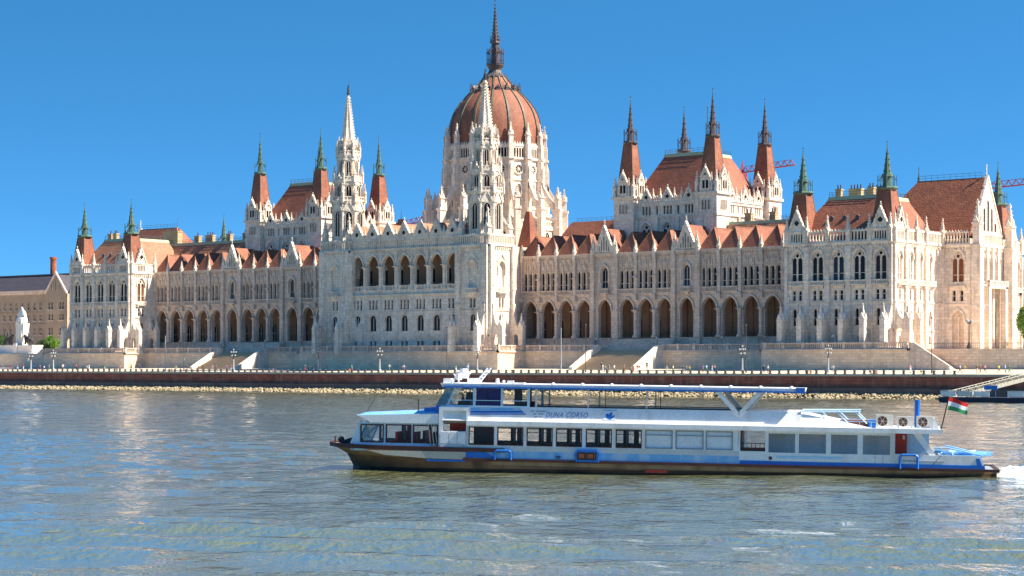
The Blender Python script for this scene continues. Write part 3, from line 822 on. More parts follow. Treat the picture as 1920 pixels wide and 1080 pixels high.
for sg in (-1, 1):
    R = sorted(sg * c for c in reg); G = sorted(sg * c for c in gab)
    bays = sorted([(c, 'r') for c in R] + [(c, 'g') for c in G])
    u0, u1 = sorted((sg * 28.2, sg * 112.3))
    edges = [u0] + [((bays[i][0] + (3.55 if bays[i][1] == 'g' else 2.85)) + (bays[i + 1][0] - (3.55 if bays[i + 1][1] == 'g' else 2.85))) / 2 for i in range(len(bays) - 1)] + [u1]
    b = MB()
    wall_band(b, u0, u1, 9.8, 13.6)
    wall_band(b, u0, u1, 13.6, 24.6, [(c, 4.2 if k == 'r' else 3.9, 13.6, 23.3, 'point') for c, k in bays], depth=1.1)
    ops = []
    for c, k in bays:
        if k == 'r': ops += [(c + d, 1.05, 25.9, 30.6, 'point') for d in (-1.62, 0, 1.62)]
        else: ops.append((c, 1.9, 26.2, 31.4, 'point'))
    wall_band(b, u0, u1, 24.6, 34.4, ops, depth=.6)
    for c, k in bays:
        w = 4.2 if k == 'r' else 3.9
        hood(b, c, w + .1, 23.3 - rise(w, 'point'), 'point', .42, -.3, .02, leg=.3)
        if k == 'r':
            for d in (-1.62, 0, 1.62):
                hood(b, c + d, 1.12, 29.9, 'point', .2, -.2, .02, leg=.2)
                b.extr([(c + d - .55, 31.4), (c + d + .55, 31.4), (c + d, 33.3)], 'y', -.22, .02)     # blind gablets above the lights
                b.ball(c + d, -.15, 33.4, .14, n=5, k=3)
            for d in (-.81, .81): b.box(c + d - .14, c + d + .14, -.24, .02, 25.6, 32.6)
            b.box(c - 2.3, c + 2.3, -.55, .02, 24.55, 24.8); b.box(c - 2.3, c + 2.3, -.55, -.3, 25.6, 25.85)
            for i in range(11): b.box(c - 2.25 + i * .43, c - 2.08 + i * .43, -.5, -.34, 24.8, 25.6)
        else:
            hood(b, c, 2.4, 30.0, 'point', .42, -.4, .02, leg=2.6)
            b.box(c - 1.7, c + 1.7, -1.1, .02, 24.7, 25.0); b.box(c - 1.7, c + 1.7, -1.1, -.9, 25.8, 26.05)
            for i in range(8): b.box(c - 1.65 + i * .44, c - 1.48 + i * .44, -1.07, -.93, 25.0, 25.8)
            b.extr([(-1.0, 24.7), (0, 24.7), (0, 23.6)], 'x', c - .9, c + .9)
    cornice(b, u0, u1, 24.1, .45, .3); cornice(b, u0, u1, 34.2, .8, .55, corb=.62); cornice(b, u0, u1, 13.25, .4, .3)
    wall_band(b, u0, u1, 34.4, 34.9)
    for i, e in enumerate(edges):       # responds between the bays
        big = (i < len(bays) and bays[i][1] == 'g') or (i > 0 and bays[i - 1][1] == 'g')
        w = .62 if big else .48
        e0, e1 = max(u0, e - w), min(u1, e + w)
        b.box(e0, e1, -.75 if big else -.5, .02, 23.2 if not big else 10.4, 34.3)
        b.box(e0 - .15, e1 + .15, -.95, .02, 23.0, 24.3); b.box(e0 - .1, e1 + .1, -.85, 0, 28.6, 29.0)
    wobj = build("arcade_wall", b, STONE2, palace, (0, CYW, 0))
    for e in edges:
        link("column", column_mesh(.5, 6.9, STONE2), wobj, (e, -.35, 13.62))
        link("pinnacle", pinnacle_mesh(.8, 4.6), wobj, (min(max(e, u0 + .4), u1 - .4), -.35, 33.4))
    for c, k in bays:
        if k == 'r':
            for d in (-1.62, 0, 1.62): win(wobj, window_mesh(1.05, 4.7, 'point', 0, .28, .5, glass=GLASS, sill=False), c + d, 25.9)
            h = link("dormer_roof", hip_mesh(), wobj, (c, -.15, 35.0)); link("ridge_tiles", hipcrest_mesh(), wobj, (c, -.15, 35.0))
        else:
            win(wobj, window_mesh(1.9, 5.2, 'point', 1, .3, .5), c, 26.2)
            link("gable", gable_mesh(5.6, 6.6, .6, 'lancets'), wobj, (c, -.3, 35.1))
            for s in (-1, 1): link("pinnacle", pinnacle_mesh(.7, 4.6), wobj, (c + s * 3.2, -.35, 35.0))
            rb = MB(); rb.extr([(c - 3.0, 35.0), (c + 3.0, 35.0), (c, 41.2)], 'y', .35, 12); build("dormer_roof", rb, TILE, wobj)
    # arcade interior: back wall with doors, vault, floor
    ib = MB()
    ops = [(c, 2.0, 13.7, 19.0, 'point') for c, k in bays]
    wall_band(ib, u0, u1, 13.6, 24.6, ops, y=5.2, depth=.5)
    ib.box(u0, u1, .0, 6.2, 24.2, 24.55); ib.box(u0, u1, .02, 6.2, 13.2, 13.6)
    for e in edges: ib.box(max(u0, e - .5), min(u1, e + .5), 4.9, 5.2, 13.6, 24.2)
    ib.box(u0, u1, 5.05, 5.2, 20.2, 20.6)
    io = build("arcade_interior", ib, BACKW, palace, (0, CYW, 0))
    for c, k in bays: link("arcade_door", window_mesh(2.0, 5.3, 'point', 1, .45, .45, sill=False), io, (c, 5.2, 13.7))
    cb = MB(); cb.box(u0, u1, 12.0, 17.0, 24.62, 35.0); cb.box(u0, u1, 17.3, 30, 9.8, 35.0); build("wing_core", cb, STONE2, palace)
    # roofs further back
    x0, x1 = sorted((sg * 30, sg * 51)); rb = MB()
    rb.hexa([(x0, 21, 37), (x1, 21, 37), (x1, 34, 37), (x0, 34, 37)], [(x0 + 3, 26.5, 44.6), (x1, 26.5, 44.6), (x1, 28.5, 44.6), (x0 + 3, 28.5, 44.6)])
    rr = build("wing_roof", rb, TILE, palace); railing(rr, [(x0 + 4, 27.5), (x1 - 1, 27.5)], 44.6, 1.0)
    x0, x1 = sorted((sg * 82.5, sg * 122)); WZ = 44.2 if sg < 0 else 42.0; rr = mansard("wing_roof", x0, x1, 20.5, 33, 37, WZ, (.5, .5, 4.2, 4.2), palace, TILE3)
    for x, w, n in ((88, 1.8, 2), (95, 1.6, 2), (103.5, 3.2, 3), (109, 2.0, 1)): chimney(rr, sg * x, 25.5, WZ - .7, WZ + 2.4, w, 1.3, n)

# ------------------------------------------------------------------ central block with the great loggia
YL = -3.0
LC = [5.53 * i for i in range(-3, 4)]
b = MB(); u0, u1 = -19.2, 19.2
wall_band(b, u0, u1, 9.8, 14.4, [(c + s * .75, .8, 11.9, 13.2, 'rect') for c in LC for s in (-1, 1)])
wall_band(b, u0, u1, 14.4, 20.8, [(c, 2.3, 15.8, 20.0, 'round') for c in LC])
wall_band(b, u0, u1, 20.8, 25.2, [(c + d, .72, 21.5, 24.1, 'rect') for c in LC for d in (-1.2, 0, 1.2)])
wall_band(b, u0, u1, 25.2, 37.6, [(c, 4.1, 26.5, 35.9, 'point') for c in LC], depth=.9)
for z, hh, o in ((14.1, .45, .3), (20.6, .35, .22), (25.0, .5, .5), (37.2, .5, .45)): cornice(b, u0, u1, z, hh, o, corb=.8 if z > 37 else 0)
for c in LC:
    hood(b, c, 2.4, 18.85, 'round', .25, -.2, .02, leg=.2); hood(b, c, 4.2, 35.9 - rise(4.1, 'point'), 'point', .4, -.3, .02, leg=.2)
for i in range(8):
    e = -19.2 + .3 + i * (38.4 - .6) / 7; b.box(e - .38, e + .38, -.4, .02, 34, 37.4)
wall_band(b, u0, u1, 37.6, 40.1)
for i in range(56): 
    u = u0 + .35 + i * (u1 - u0 - .7) / 55; b.box(u - .13, u + .13, -.2, .02, 37.9, 39.6)
b.box(u0, u1, -.3, .3, 39.7, 40.1)
cw = build("loggia_wall", b, STONE, palace, (0, YL, 0))
for c in LC:
    for s in (-1, 1): win(cw, window_mesh(.8, 1.3, 'rect'), c + s * .75, 11.9)
    win(cw, window_mesh(2.3, 4.2, 'round', 1, .0), c, 15.8)
    for d in (-1.2, 0, 1.2): win(cw, window_mesh(.72, 2.6, 'rect', 0, .6), c + d, 21.5)
    link("gable", gable_mesh(4.9, 4.3, .5, 'oculus'), cw, (c, -.2, 40.1))
    rb = MB(); rb.extr([(c - 2.76, 40.05), (c + 2.76, 40.05), (c, 44.0)], 'y', .32, 9); build("dormer_roof", rb, TILE3, cw)
    bb = MB(); balustrade(bb, (c - 2.0, .25), (c + 2.0, .25), 26.5, 1.35, .5, 9); build("balustrade", bb, STONE, cw)
for i in range(8):
    e = LC[0] - 2.765 + i * 5.53
    link("column", column_mesh(.46, 6.4, STONE), cw, (min(max(e, -18.8), 18.8), -.18, 26.5)); link("pinnacle", pinnacle_mesh(.62, 3.6), cw, (min(max(e, -18.9), 18.9), -.25, 39.6))
# loggia room
ib = MB(); wall_band(ib, u0, u1, 25.6, 37.2, [(c, 2.4, 27.0, 33.6, 'point') for c in LC], y=4.6, depth=.5)
ib.box(u0, u1, .9, 5.4, 25.6, 26.0); ib.box(u0, u1, .9, 5.4, 36.9, 37.2); ib.box(u0, u0 + .3, .9, 5, 25.6, 37.2); ib.box(u1 - .3, u1, .9, 5, 25.6, 37.2)
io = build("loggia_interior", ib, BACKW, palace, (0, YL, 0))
for c in LC: win(io, tracery_mesh(2.4, 6.6, GLASS), c, 27.0, 4.6)
cb = MB(); cb.box(-19.2, 19.2, YL + .95, 14, 9.8, 25.55); cb.box(-19.2, 19.2, YL + 5.45, 20, 25.5, 39.9); cb.box(-28, 28, 5.5, 30, 9.8, 37.5); build("central_core", cb, STONE2, palace)
# stair bridge below the loggia is hidden; blue-grey plinth band
# ------------------------------------------------------------------ tower bases and white towers
def applied(parent, w, h, u, z, y, rz, kind='point', glass=None, bars=1): return link("window", window_mesh(w, h, kind, bars, 0, .4, glass, True, False), parent, (u, y, z) if rz is None else u, rz or 0)
def tower(sg):
    xc, yc, hw = sg * 23.9, 1.25, 5.25
    core = MB(); core.box(xc - hw + .5, xc + hw - .5, yc - hw + .5, yc + hw, 9.8, 37.6)
    t = build("white_tower", core, STONE, palace)
    def face(loc, rz, uc):
        b = MB(); u0, u1 = uc - hw, uc + hw
        wall_band(b, u0, u1, 9.8, 14.4, [(uc + 1.0, .8, 11.9, 13.2, 'rect')])
        wall_band(b, u0, u1, 14.4, 20.8, [(uc, 1.7, 15.6, 19.9, 'round')])
        wall_band(b, u0, u1, 20.8, 25.2, [(uc + d, .72, 21.5, 24.0, 'rect') for d in (-.6, .6)])
        wall_band(b, u0, u1, 25.2, 37.6, [(uc, 2.5, 26.5, 33.4, 'point')], depth=1.2)
        hood(b, uc, 2.7, 31.6, 'point', .4, -.35, .02, leg=1.5)
        b.extr([(uc - 2.0, 33.5), (uc - 1.6, 33.2), (uc, 35.2), (uc + 1.6, 33.2), (uc + 2.0, 33.5), (uc, 36.0)], 'y', -.3, .02)
        b.box(uc - 1.9, uc + 1.9, -1.0, .02, 25.2, 25.5); b.box(uc - 1.9, uc + 1.9, -1.0, -.8, 26.3, 26.55); b.extr([(-.95, 25.2), (0, 25.2), (0, 23.9)], 'x', uc - .9, uc + .9)
        for i in range(9): b.box(uc - 1.85 + i * .43, uc - 1.68 + i * .43, -.97, -.83, 25.5, 26.3)
        for z, hh, o in ((14.1, .45, .3), (20.6, .35, .22), (36.9, .7, .5)): cornice(b, u0, u1, z, hh, o, corb=.8 if z > 36 else 0)
        for s in (-1, 1):
            e = uc + s * (hw - .75); b.box(e - .75, e + .75, -.8, .02, 9.8, 37.5)
            for z in (20.6, 26, 31.5): b.box(e - .8, e + .8, -.9, 0, z, z + .4)
            b.box(e - .4, e + .4, -.92, -.7, 27, 31); b.box(e - .4, e + .4, -.92, -.7, 32.4, 36.4)
        parapet_arcade(b, u0, u1, 37.6, 40.2, -.1, .7)
        w = build("tower_face", b, STONE, t, loc, rz)
        return w
    for loc, rz, uc in (((0, yc - hw, 0), 0, xc), ((xc + hw, 0, 0), RZ90, yc)):
        face(loc, rz, uc)
        def at(u, y, z): return (u, loc[1] + y, z) if rz == 0 else (loc[0] - y, u, z)
        link("window", window_mesh(.8, 1.3, 'rect'), t, at(uc + 1.0, 0, 11.9), rz)
        link("window", window_mesh(1.7, 4.3, 'round', 1), t, at(uc, 0, 15.6), rz)
        for d in (-.6, .6): link("window", window_mesh(.72, 2.5, 'rect'), t, at(uc + d, 0, 21.5), rz)
        link("window", window_mesh(2.5, 6.9, 'point', 1, .3, 1.1), t, at(uc, 0, 26.5), rz)
        for d in (-4.2, 4.2): link("buttress", buttress_mesh(2.6, 1.2, 16.8, 22.5, 10.42), t, at(uc + d, -.7, 0), rz)
    b = MB(); b.box(xc - hw, xc - hw + .3, yc - hw, yc + hw, 9.8, 40.0); b.box(xc - hw, xc + hw, yc + hw - .3, yc + hw, 36, 40.0); build("tower_rear_wall", b, STONE, t)
    # octagonal stages
    o8 = math.pi / 8
    st = [(37.6, 51.2, 4.45, 4.3), (51.2, 56.7, 3.75, 3.6), (56.7, 63.7, 3.0, 2.85), (63.7, 66.6, 2.45, 2.3)]
    for k, (z0, z1, r0, r1) in enumerate(st):
        b = MB(); b.ngon(xc, yc, z0, z1, r0, r1, 8, 0, o8)
        b.ngon(xc, yc, z1 - .7, z1 - .1, r1 + .15, r1 + .55, 8, 0, o8); b.ngon(xc, yc, z1 - .1, z1 + .15, r1 + .6, r1 + .6, 8, 0, o8)
        for i in range(8):      # gallery parapet and angle shafts
            a = o8 + i * math.pi / 4; c, s = math.cos(a), math.sin(a)
            b.tube((xc + r0 * c, yc + r0 * s, z0), (xc + r1 * c, yc + r1 * s, z1 - .4), .34, .28, 6)
            a2 = a + math.pi / 4; p = Vector((xc + (r1 + .5) * c, yc + (r1 + .5) * s, 0)); q = Vector((xc + (r1 + .5) * math.cos(a2), yc + (r1 + .5) * math.sin(a2), 0))
            d = (q - p).normalized(); nn = Vector((-d.y, d.x, 0)) * .09
            for za, zb in ((z1 + .15, z1 + .35), (z1 + 1.0, z1 + 1.2)):
                b.hexa([(v.x, v.y, za) for v in (p - nn, q - nn, q + nn, p + nn)], [(v.x, v.y, zb) for v in (p - nn, q - nn, q + nn, p + nn)])
            for f in (.12, .37, .63, .88):
                v = p.lerp(q, f); b.cbox(v.x, v.y, z1 + .3, z1 + 1.05, .16, .16)
        g = build("tower_stage", b, STONE, t)
        hh = (z1 - z0) * (.62 if k else .5); ww = r0 * .42
        for i in range(8):
            a = i * math.pi / 4; ap = r0 * math.cos(o8) * .995
            px_, py_ = xc + ap * math.cos(a), yc + ap * math.sin(a)
            zz = z0 + (z1 - z0) * (.18 if k else .3)
            link("window", window_mesh(round(ww, 2), round(hh, 2), 'point', 1, 0, .4, None, True, False), t, (px_, py_, zz), a + math.pi / 2)
            gm = gable_mesh(round(ww * 1.7, 2), round(ww * 1.5, 2), .25, 'none')
            link("gablet", gm, t, (px_ + .2 * math.cos(a), py_ + .2 * math.sin(a), zz + hh + .02), a + math.pi / 2)
            a += o8
            rr = r1 + .45; z2 = z1 - (.4 if k < 3 else 1.6); link("pinnacle", pinnacle_mesh(.75 - .09 * k, 5.4 - .5 * k), t, (xc + rr * math.cos(a), yc + rr * math.sin(a), z2), a)
    for i in range(4):      # corner piers with flying arches on the square base
        a = math.pi / 4 + i * math.pi / 2; c, s = math.cos(a), math.sin(a)
        link("pinnacle", pinnacle_mesh(1.35, 9.6), t, (xc + 6.2 * c, yc + 6.2 * s, 37.6))
        b = MB(); b.extr([(0, 41.6), (0, 42.6), (-2.4, 46.6), (-2.4, 45.0)], 'x', -.3, .3)
        build("flying_arch", b, STONE, t, (xc + 6.2 * c, yc + 6.2 * s, 0), a - math.pi / 2 )
    b = MB(); zt = 80.4
    b.ngon(xc, yc, 66.4, zt, 2.05, .22, 8, 0, o8)
    for i in range(8):
        a = o8 + i * math.pi / 4; c, s = math.cos(a), math.sin(a)
        for k in range(17):
            f = (k + .6) / 18; r = 2.05 + (.22 - 2.05) * f + .08; z = 66.4 + (zt - 66.4) * f
            b.cbox(xc + r * c, yc + r * s, z, z + .34, .3, .3)
    build("spire", b, STONE, t)
    b = MB(); b.ngon(xc, yc, zt - .2, zt + .5, .3, .5, 8); b.cbox(xc, yc, zt + .5, zt + 1.4, .42, .34); b.ngon(xc, yc, zt + 1.3, zt + 2.2, .34, .2, 8); b.ball(xc, yc, zt + 2.45, .22, n=8, k=6); b.tube((xc + .3, yc, zt + 1.0), (xc + .3, yc, zt + 4.0), .04, n=4)
    build("finial_statue", b, DARKMETAL, t)
tower(-1); tower(1)

# ------------------------------------------------------------------ the dome
DX, DY = 0.0, 35.5
prof = [(12.9, 66.9), (12.95, 68.5), (12.9, 70.5), (12.75, 72.5), (12.4, 74.3), (11.8, 76.2), (11.0, 77.8), (9.9, 79.4), (8.4, 81.1), (7.1, 82.4), (6.2, 83.2), (4.9, 84.7), (3.8, 85.9), (3.2, 86.8)]
b = MB(); b.lathe(DX, DY, prof, 64)
dome = build("dome", b, TILE, palace, smooth=True)
def rib():
    b = MB()
    for (r0, z0), (r1, z1) in zip(prof, prof[1:]):
        w0, w1 = .16 + .012 * r0, .16 + .012 * r1
        b.hexa([(r0 - .1, -w0, z0), (r0 + .26, -w0, z0 + .05), (r0 + .26, w0, z0 + .05), (r0 - .1, w0, z0)], [(r1 - .1, -w1, z1), (r1 + .26, -w1, z1 + .12), (r1 + .26, w1, z1 + .12), (r1 - .1, w1, z1)])
    return b.mesh("rib", [RIBMETAL])
ribm = rib()
for i in range(16): link("rib", ribm, dome, (DX, DY, 0), (i + .5) * math.pi / 8)
def dormer():
    b = MB(); b.box(-.1, .9, -.5, .5, 0, .8); b.hexa([(-1.0, -.6, .8), (1.0, -.6, .8), (1.0, .6, .8), (-1.0, .6, .8)], [(-1, -.02, 1.7), (.9, -.02, 1.7), (.9, .02, 1.7), (-1, .02, 1.7)])
    b.tube((.8, 0, 1.6), (.8, 0, 3.0), .09, .03, 4)
    return b.mesh("dome_dormer", [DARKMETAL])
dm = dormer()
for i in range(16):
    a = i * math.pi / 8; link("dome_dormer", dm, dome, (DX + 6.1 * math.cos(a), DY + 6.1 * math.sin(a), 82.5), a)
    a += math.pi / 16
    bb = shared('dfin', lambda: (lambda m: (m.tube((0, 0, 0), (0, 0, 2.4), .16, .03, 5), m.ball(0, 0, 1.1, .22, n=5, k=3), m.mesh("rib_finial", [DARKMETAL]))[-1])(MB()))
    link("rib_finial", bb, dome, (DX + 7.0 * math.cos(a), DY + 7.0 * math.sin(a), 82.5))
b = MB(); b.lathe(DX, DY, [(3.35, 86.5), (3.5, 86.9), (3.0, 87.2), (2.1, 88.0), (1.75, 88.8), (1.9, 89.3), (2.45, 90.1), (2.5, 90.4), (.01, 90.45)], 16)
ln = build("lantern", b, DARKMETAL, palace)
b = MB()
b.ngon(DX, DY, 90.4, 96.6, 1.25, 1.05, 8); b.ngon(DX, DY, 93.9, 94.3, 1.5, 1.5, 8); b.ngon(DX, DY, 96.4, 96.9, 1.5, 1.4, 8); b.ngon(DX, DY, 96.8, 107.0, .95, .08, 8)
for i in range(8):
    a = i * math.pi / 4; c, s = math.cos(a), math.sin(a)
    for z in (90.9, 91.8): 
        a2 = a + math.pi / 4; b.tube((DX + 2.3 * c, DY + 2.3 * s, z), (DX + 2.3 * math.cos(a2), DY + 2.3 * math.sin(a2), z), .1, n=4)
    b.tube((DX + 2.3 * c, DY + 2.3 * s, 90.3), (DX + 2.3 * c, DY + 2.3 * s, 93.4), .14, .12, 5); b.tube((DX + 2.3 * c, DY + 2.3 * s, 93.4), (DX + 2.3 * c, DY + 2.3 * s, 95.3), .2, .02, 5)
    b.tube((DX + 2.3 * c, DY + 2.3 * s, 93.2), (DX + 1.2 * c, DY + 1.2 * s, 95.2), .1, n=4)
    b.tube((DX + 1.35 * c, DY + 1.35 * s, 96.6), (DX + 1.35 * c, DY + 1.35 * s, 98.6), .14, .02, 4)
    for k in range(10):
        f = k / 10.5 + .04; r = .95 * (1 - f) + .08; b.cbox(DX + r * c, DY + r * s, 96.8 + 10.2 * f, 96.8 + 10.2 * f + .3, .22, .22)
b.tube((DX, DY, 106.5), (DX, DY, 109.6), .09, .04, 5); b.ball(DX, DY, 107.2, .28, n=8, k=5); b.cbox(DX, DY, 108.4, 108.6, .8, .12)
build("lantern_spire", b, DARKMETAL, ln)
b = MB()
for i in range(12):
    a = i * math.pi / 6; b.tube((DX + 3.3 * math.cos(a), DY + 3.3 * math.sin(a), 86.7), (DX + 3.3 * math.cos(a), DY + 3.3 * math.sin(a), 87.9), .1, .03, 4)
build("lantern_cresting", b, DARKMETAL, ln)

# drum: 16 sides, piers, gallery, rose windows, flying buttresses
b = MB(); R0 = 13.3; o16 = math.pi / 16
b.ngon(DX, DY, 36, 63.4, R0, R0, 16, 0, o16); b.ngon(DX, DY, 63.4, 66.9, R0 - .8, R0 - .8, 16, 0, o16)
for z0, z1, e in ((57.2, 57.6, .25), (62.9, 63.5, .5), (66.5, 67.0, .35), (49.4, 49.8, .25)): b.ngon(DX, DY, z0, z1, R0 + e, R0 + e, 16, 0, o16)
drum = build("drum", b, STONE, palace)
fc = R0 * math.cos(o16)
for i in range(16):
    a = i * math.pi / 8; c, s = math.cos(a), math.sin(a)
    def P(r, t): return (DX + r * c - t * s, DY + r * s + t * c)
    gb = MB()
    for k in range(-2, 3):
        gb.cbox(0 + k * .82, -.05, 63.4, 66.1, .22, .3)
    gb.box(-2.4, 2.4, -.2, .25, 66.0, 66.5)
    for k in range(6): gb.extr([(-2.4 + k * .8 + .05, 66.95), (-2.4 + k * .8 + .75, 66.95), (-2.4 + k * .8 + .4, 67.9)], 'y', -.2, .05)
    gm = shared('gallery', lambda: gb.mesh("gallery_arcade", [STONE]))
    link("gallery_arcade", gm, drum, (*P(fc, 0), 0), a + RZ90)
    pn = shared('gpane', lambda: (lambda m: (m.poly([(-2.3, 0, 63.5), (2.3, 0, 63.5), (2.3, 0, 66.3), (-2.3, 0, 66.3)]), m.mesh("gallery_window", [GLASS]))[-1])(MB()))
    link("gallery_window", pn, drum, (*P((R0 - .8) * math.cos(o16) + .03, 0), 0), a + RZ90)
    link("rose_window", rose_mesh(1.5), drum, (*P(fc, 0), 60.3), a + RZ90)
    link("window", window_mesh(1.5, 6.0, 'point', 1, 0, .4, GLASSB, True, False), drum, (*P(fc, 0), 50.4), a + RZ90)
    link("window", window_mesh(1.5, 6.0, 'point', 1, 0, .4, GLASSB, True, False), drum, (*P(fc, 0), 42.0), a + RZ90)
    a += o16; c, s = math.cos(a), math.sin(a)
    def pier():
        m = MB(); m.cbox(13.7, 0, 36, 67.2, 1.7, 1.3); m.cbox(13.8, 0, 56.9, 57.5, 2.1, 1.6); m.cbox(13.8, 0, 63.0, 63.6, 2.1, 1.6); m.cbox(14.5, 0, 55, 60.5, 1.0, 1.0); m.frus(14.5, 0, 60.5, 62.6, 1.0, .05)
        return m.mesh("drum_pier", [STONE])
    link("drum_pier", shared('dpier', pier), drum, (DX, DY, 0), a)
    link("pinnacle", pinnacle_mesh(1.15, 6.6), drum, (DX + 13.75 * c, DY + 13.75 * s, 66.6), a)
    def fly():
        m = MB()
        m.cbox(19.2, 0, 36, 49.5, 2.0, 1.5); m.cbox(19.2, 0, 48.9, 49.6, 2.4, 1.9)
        m.extr([(14.3, 57.2), (18.3, 50.6), (18.3, 47.2), (17.6, 49.0), (16.2, 51.5), (14.3, 53.2)], 'y', -.5, .5)
        m.extr([(14.3, 48.2), (18.3, 46.2), (18.3, 43.0), (17.4, 44.6), (15.6, 45.2), (14.3, 43.5)], 'y', -.45, .45)
        return m.mesh("flying_buttress", [STONE])
    link("flying_buttress", shared('fly', fly), drum, (DX, DY, 0), a)
    link("pinnacle", pinnacle_mesh(1.3, 6.4), drum, (DX + 19.2 * c, DY + 19.2 * s, 49.3), a)
b = MB(); b.ngon(DX, DY, 36, 44.2, 18.2, 18.2, 16, 0, o16); b.ngon(DX, DY, 43.6, 44.4, 18.6, 18.6, 16, 0, o16)
amb = build("ambulatory", b, STONE, palace)
for i in range(16):
    a = i * math.pi / 8; r = 18.2 * math.cos(o16)
    link("window", window_mesh(2.2, 5.2, 'point', 1, 0, .4, GLASS, True, False), amb, (DX + r * math.cos(a), DY + r * math.sin(a), 38.0), a + RZ90)
    pb = shared('ambpar', lambda: (lambda m: (parapet_arcade(m, -3.4, 3.4, 44.4, 46.2, 0, .8), m.mesh("parapet", [STONE]))[-1])(MB()))
    link("parapet", pb, amb, (DX + r * math.cos(a), DY + r * math.sin(a), 0), a + RZ90)
for sx in (1, -1):
    b = MB(); b.frus(sx * 22.5, 21.5, 38, 47.6, 4.4, 1.2); b.tube((sx * 22.5, 21.5, 47.5), (sx * 22.5, 21.5, 50), .1, .03, 4); build("stair_turret_roof", b, TILE, palace)
    b = MB(); b.cbox(sx * 22.5, 21.5, 30, 38.1, 4.2, 4.2); build("stair_turret", b, STONE, palace)

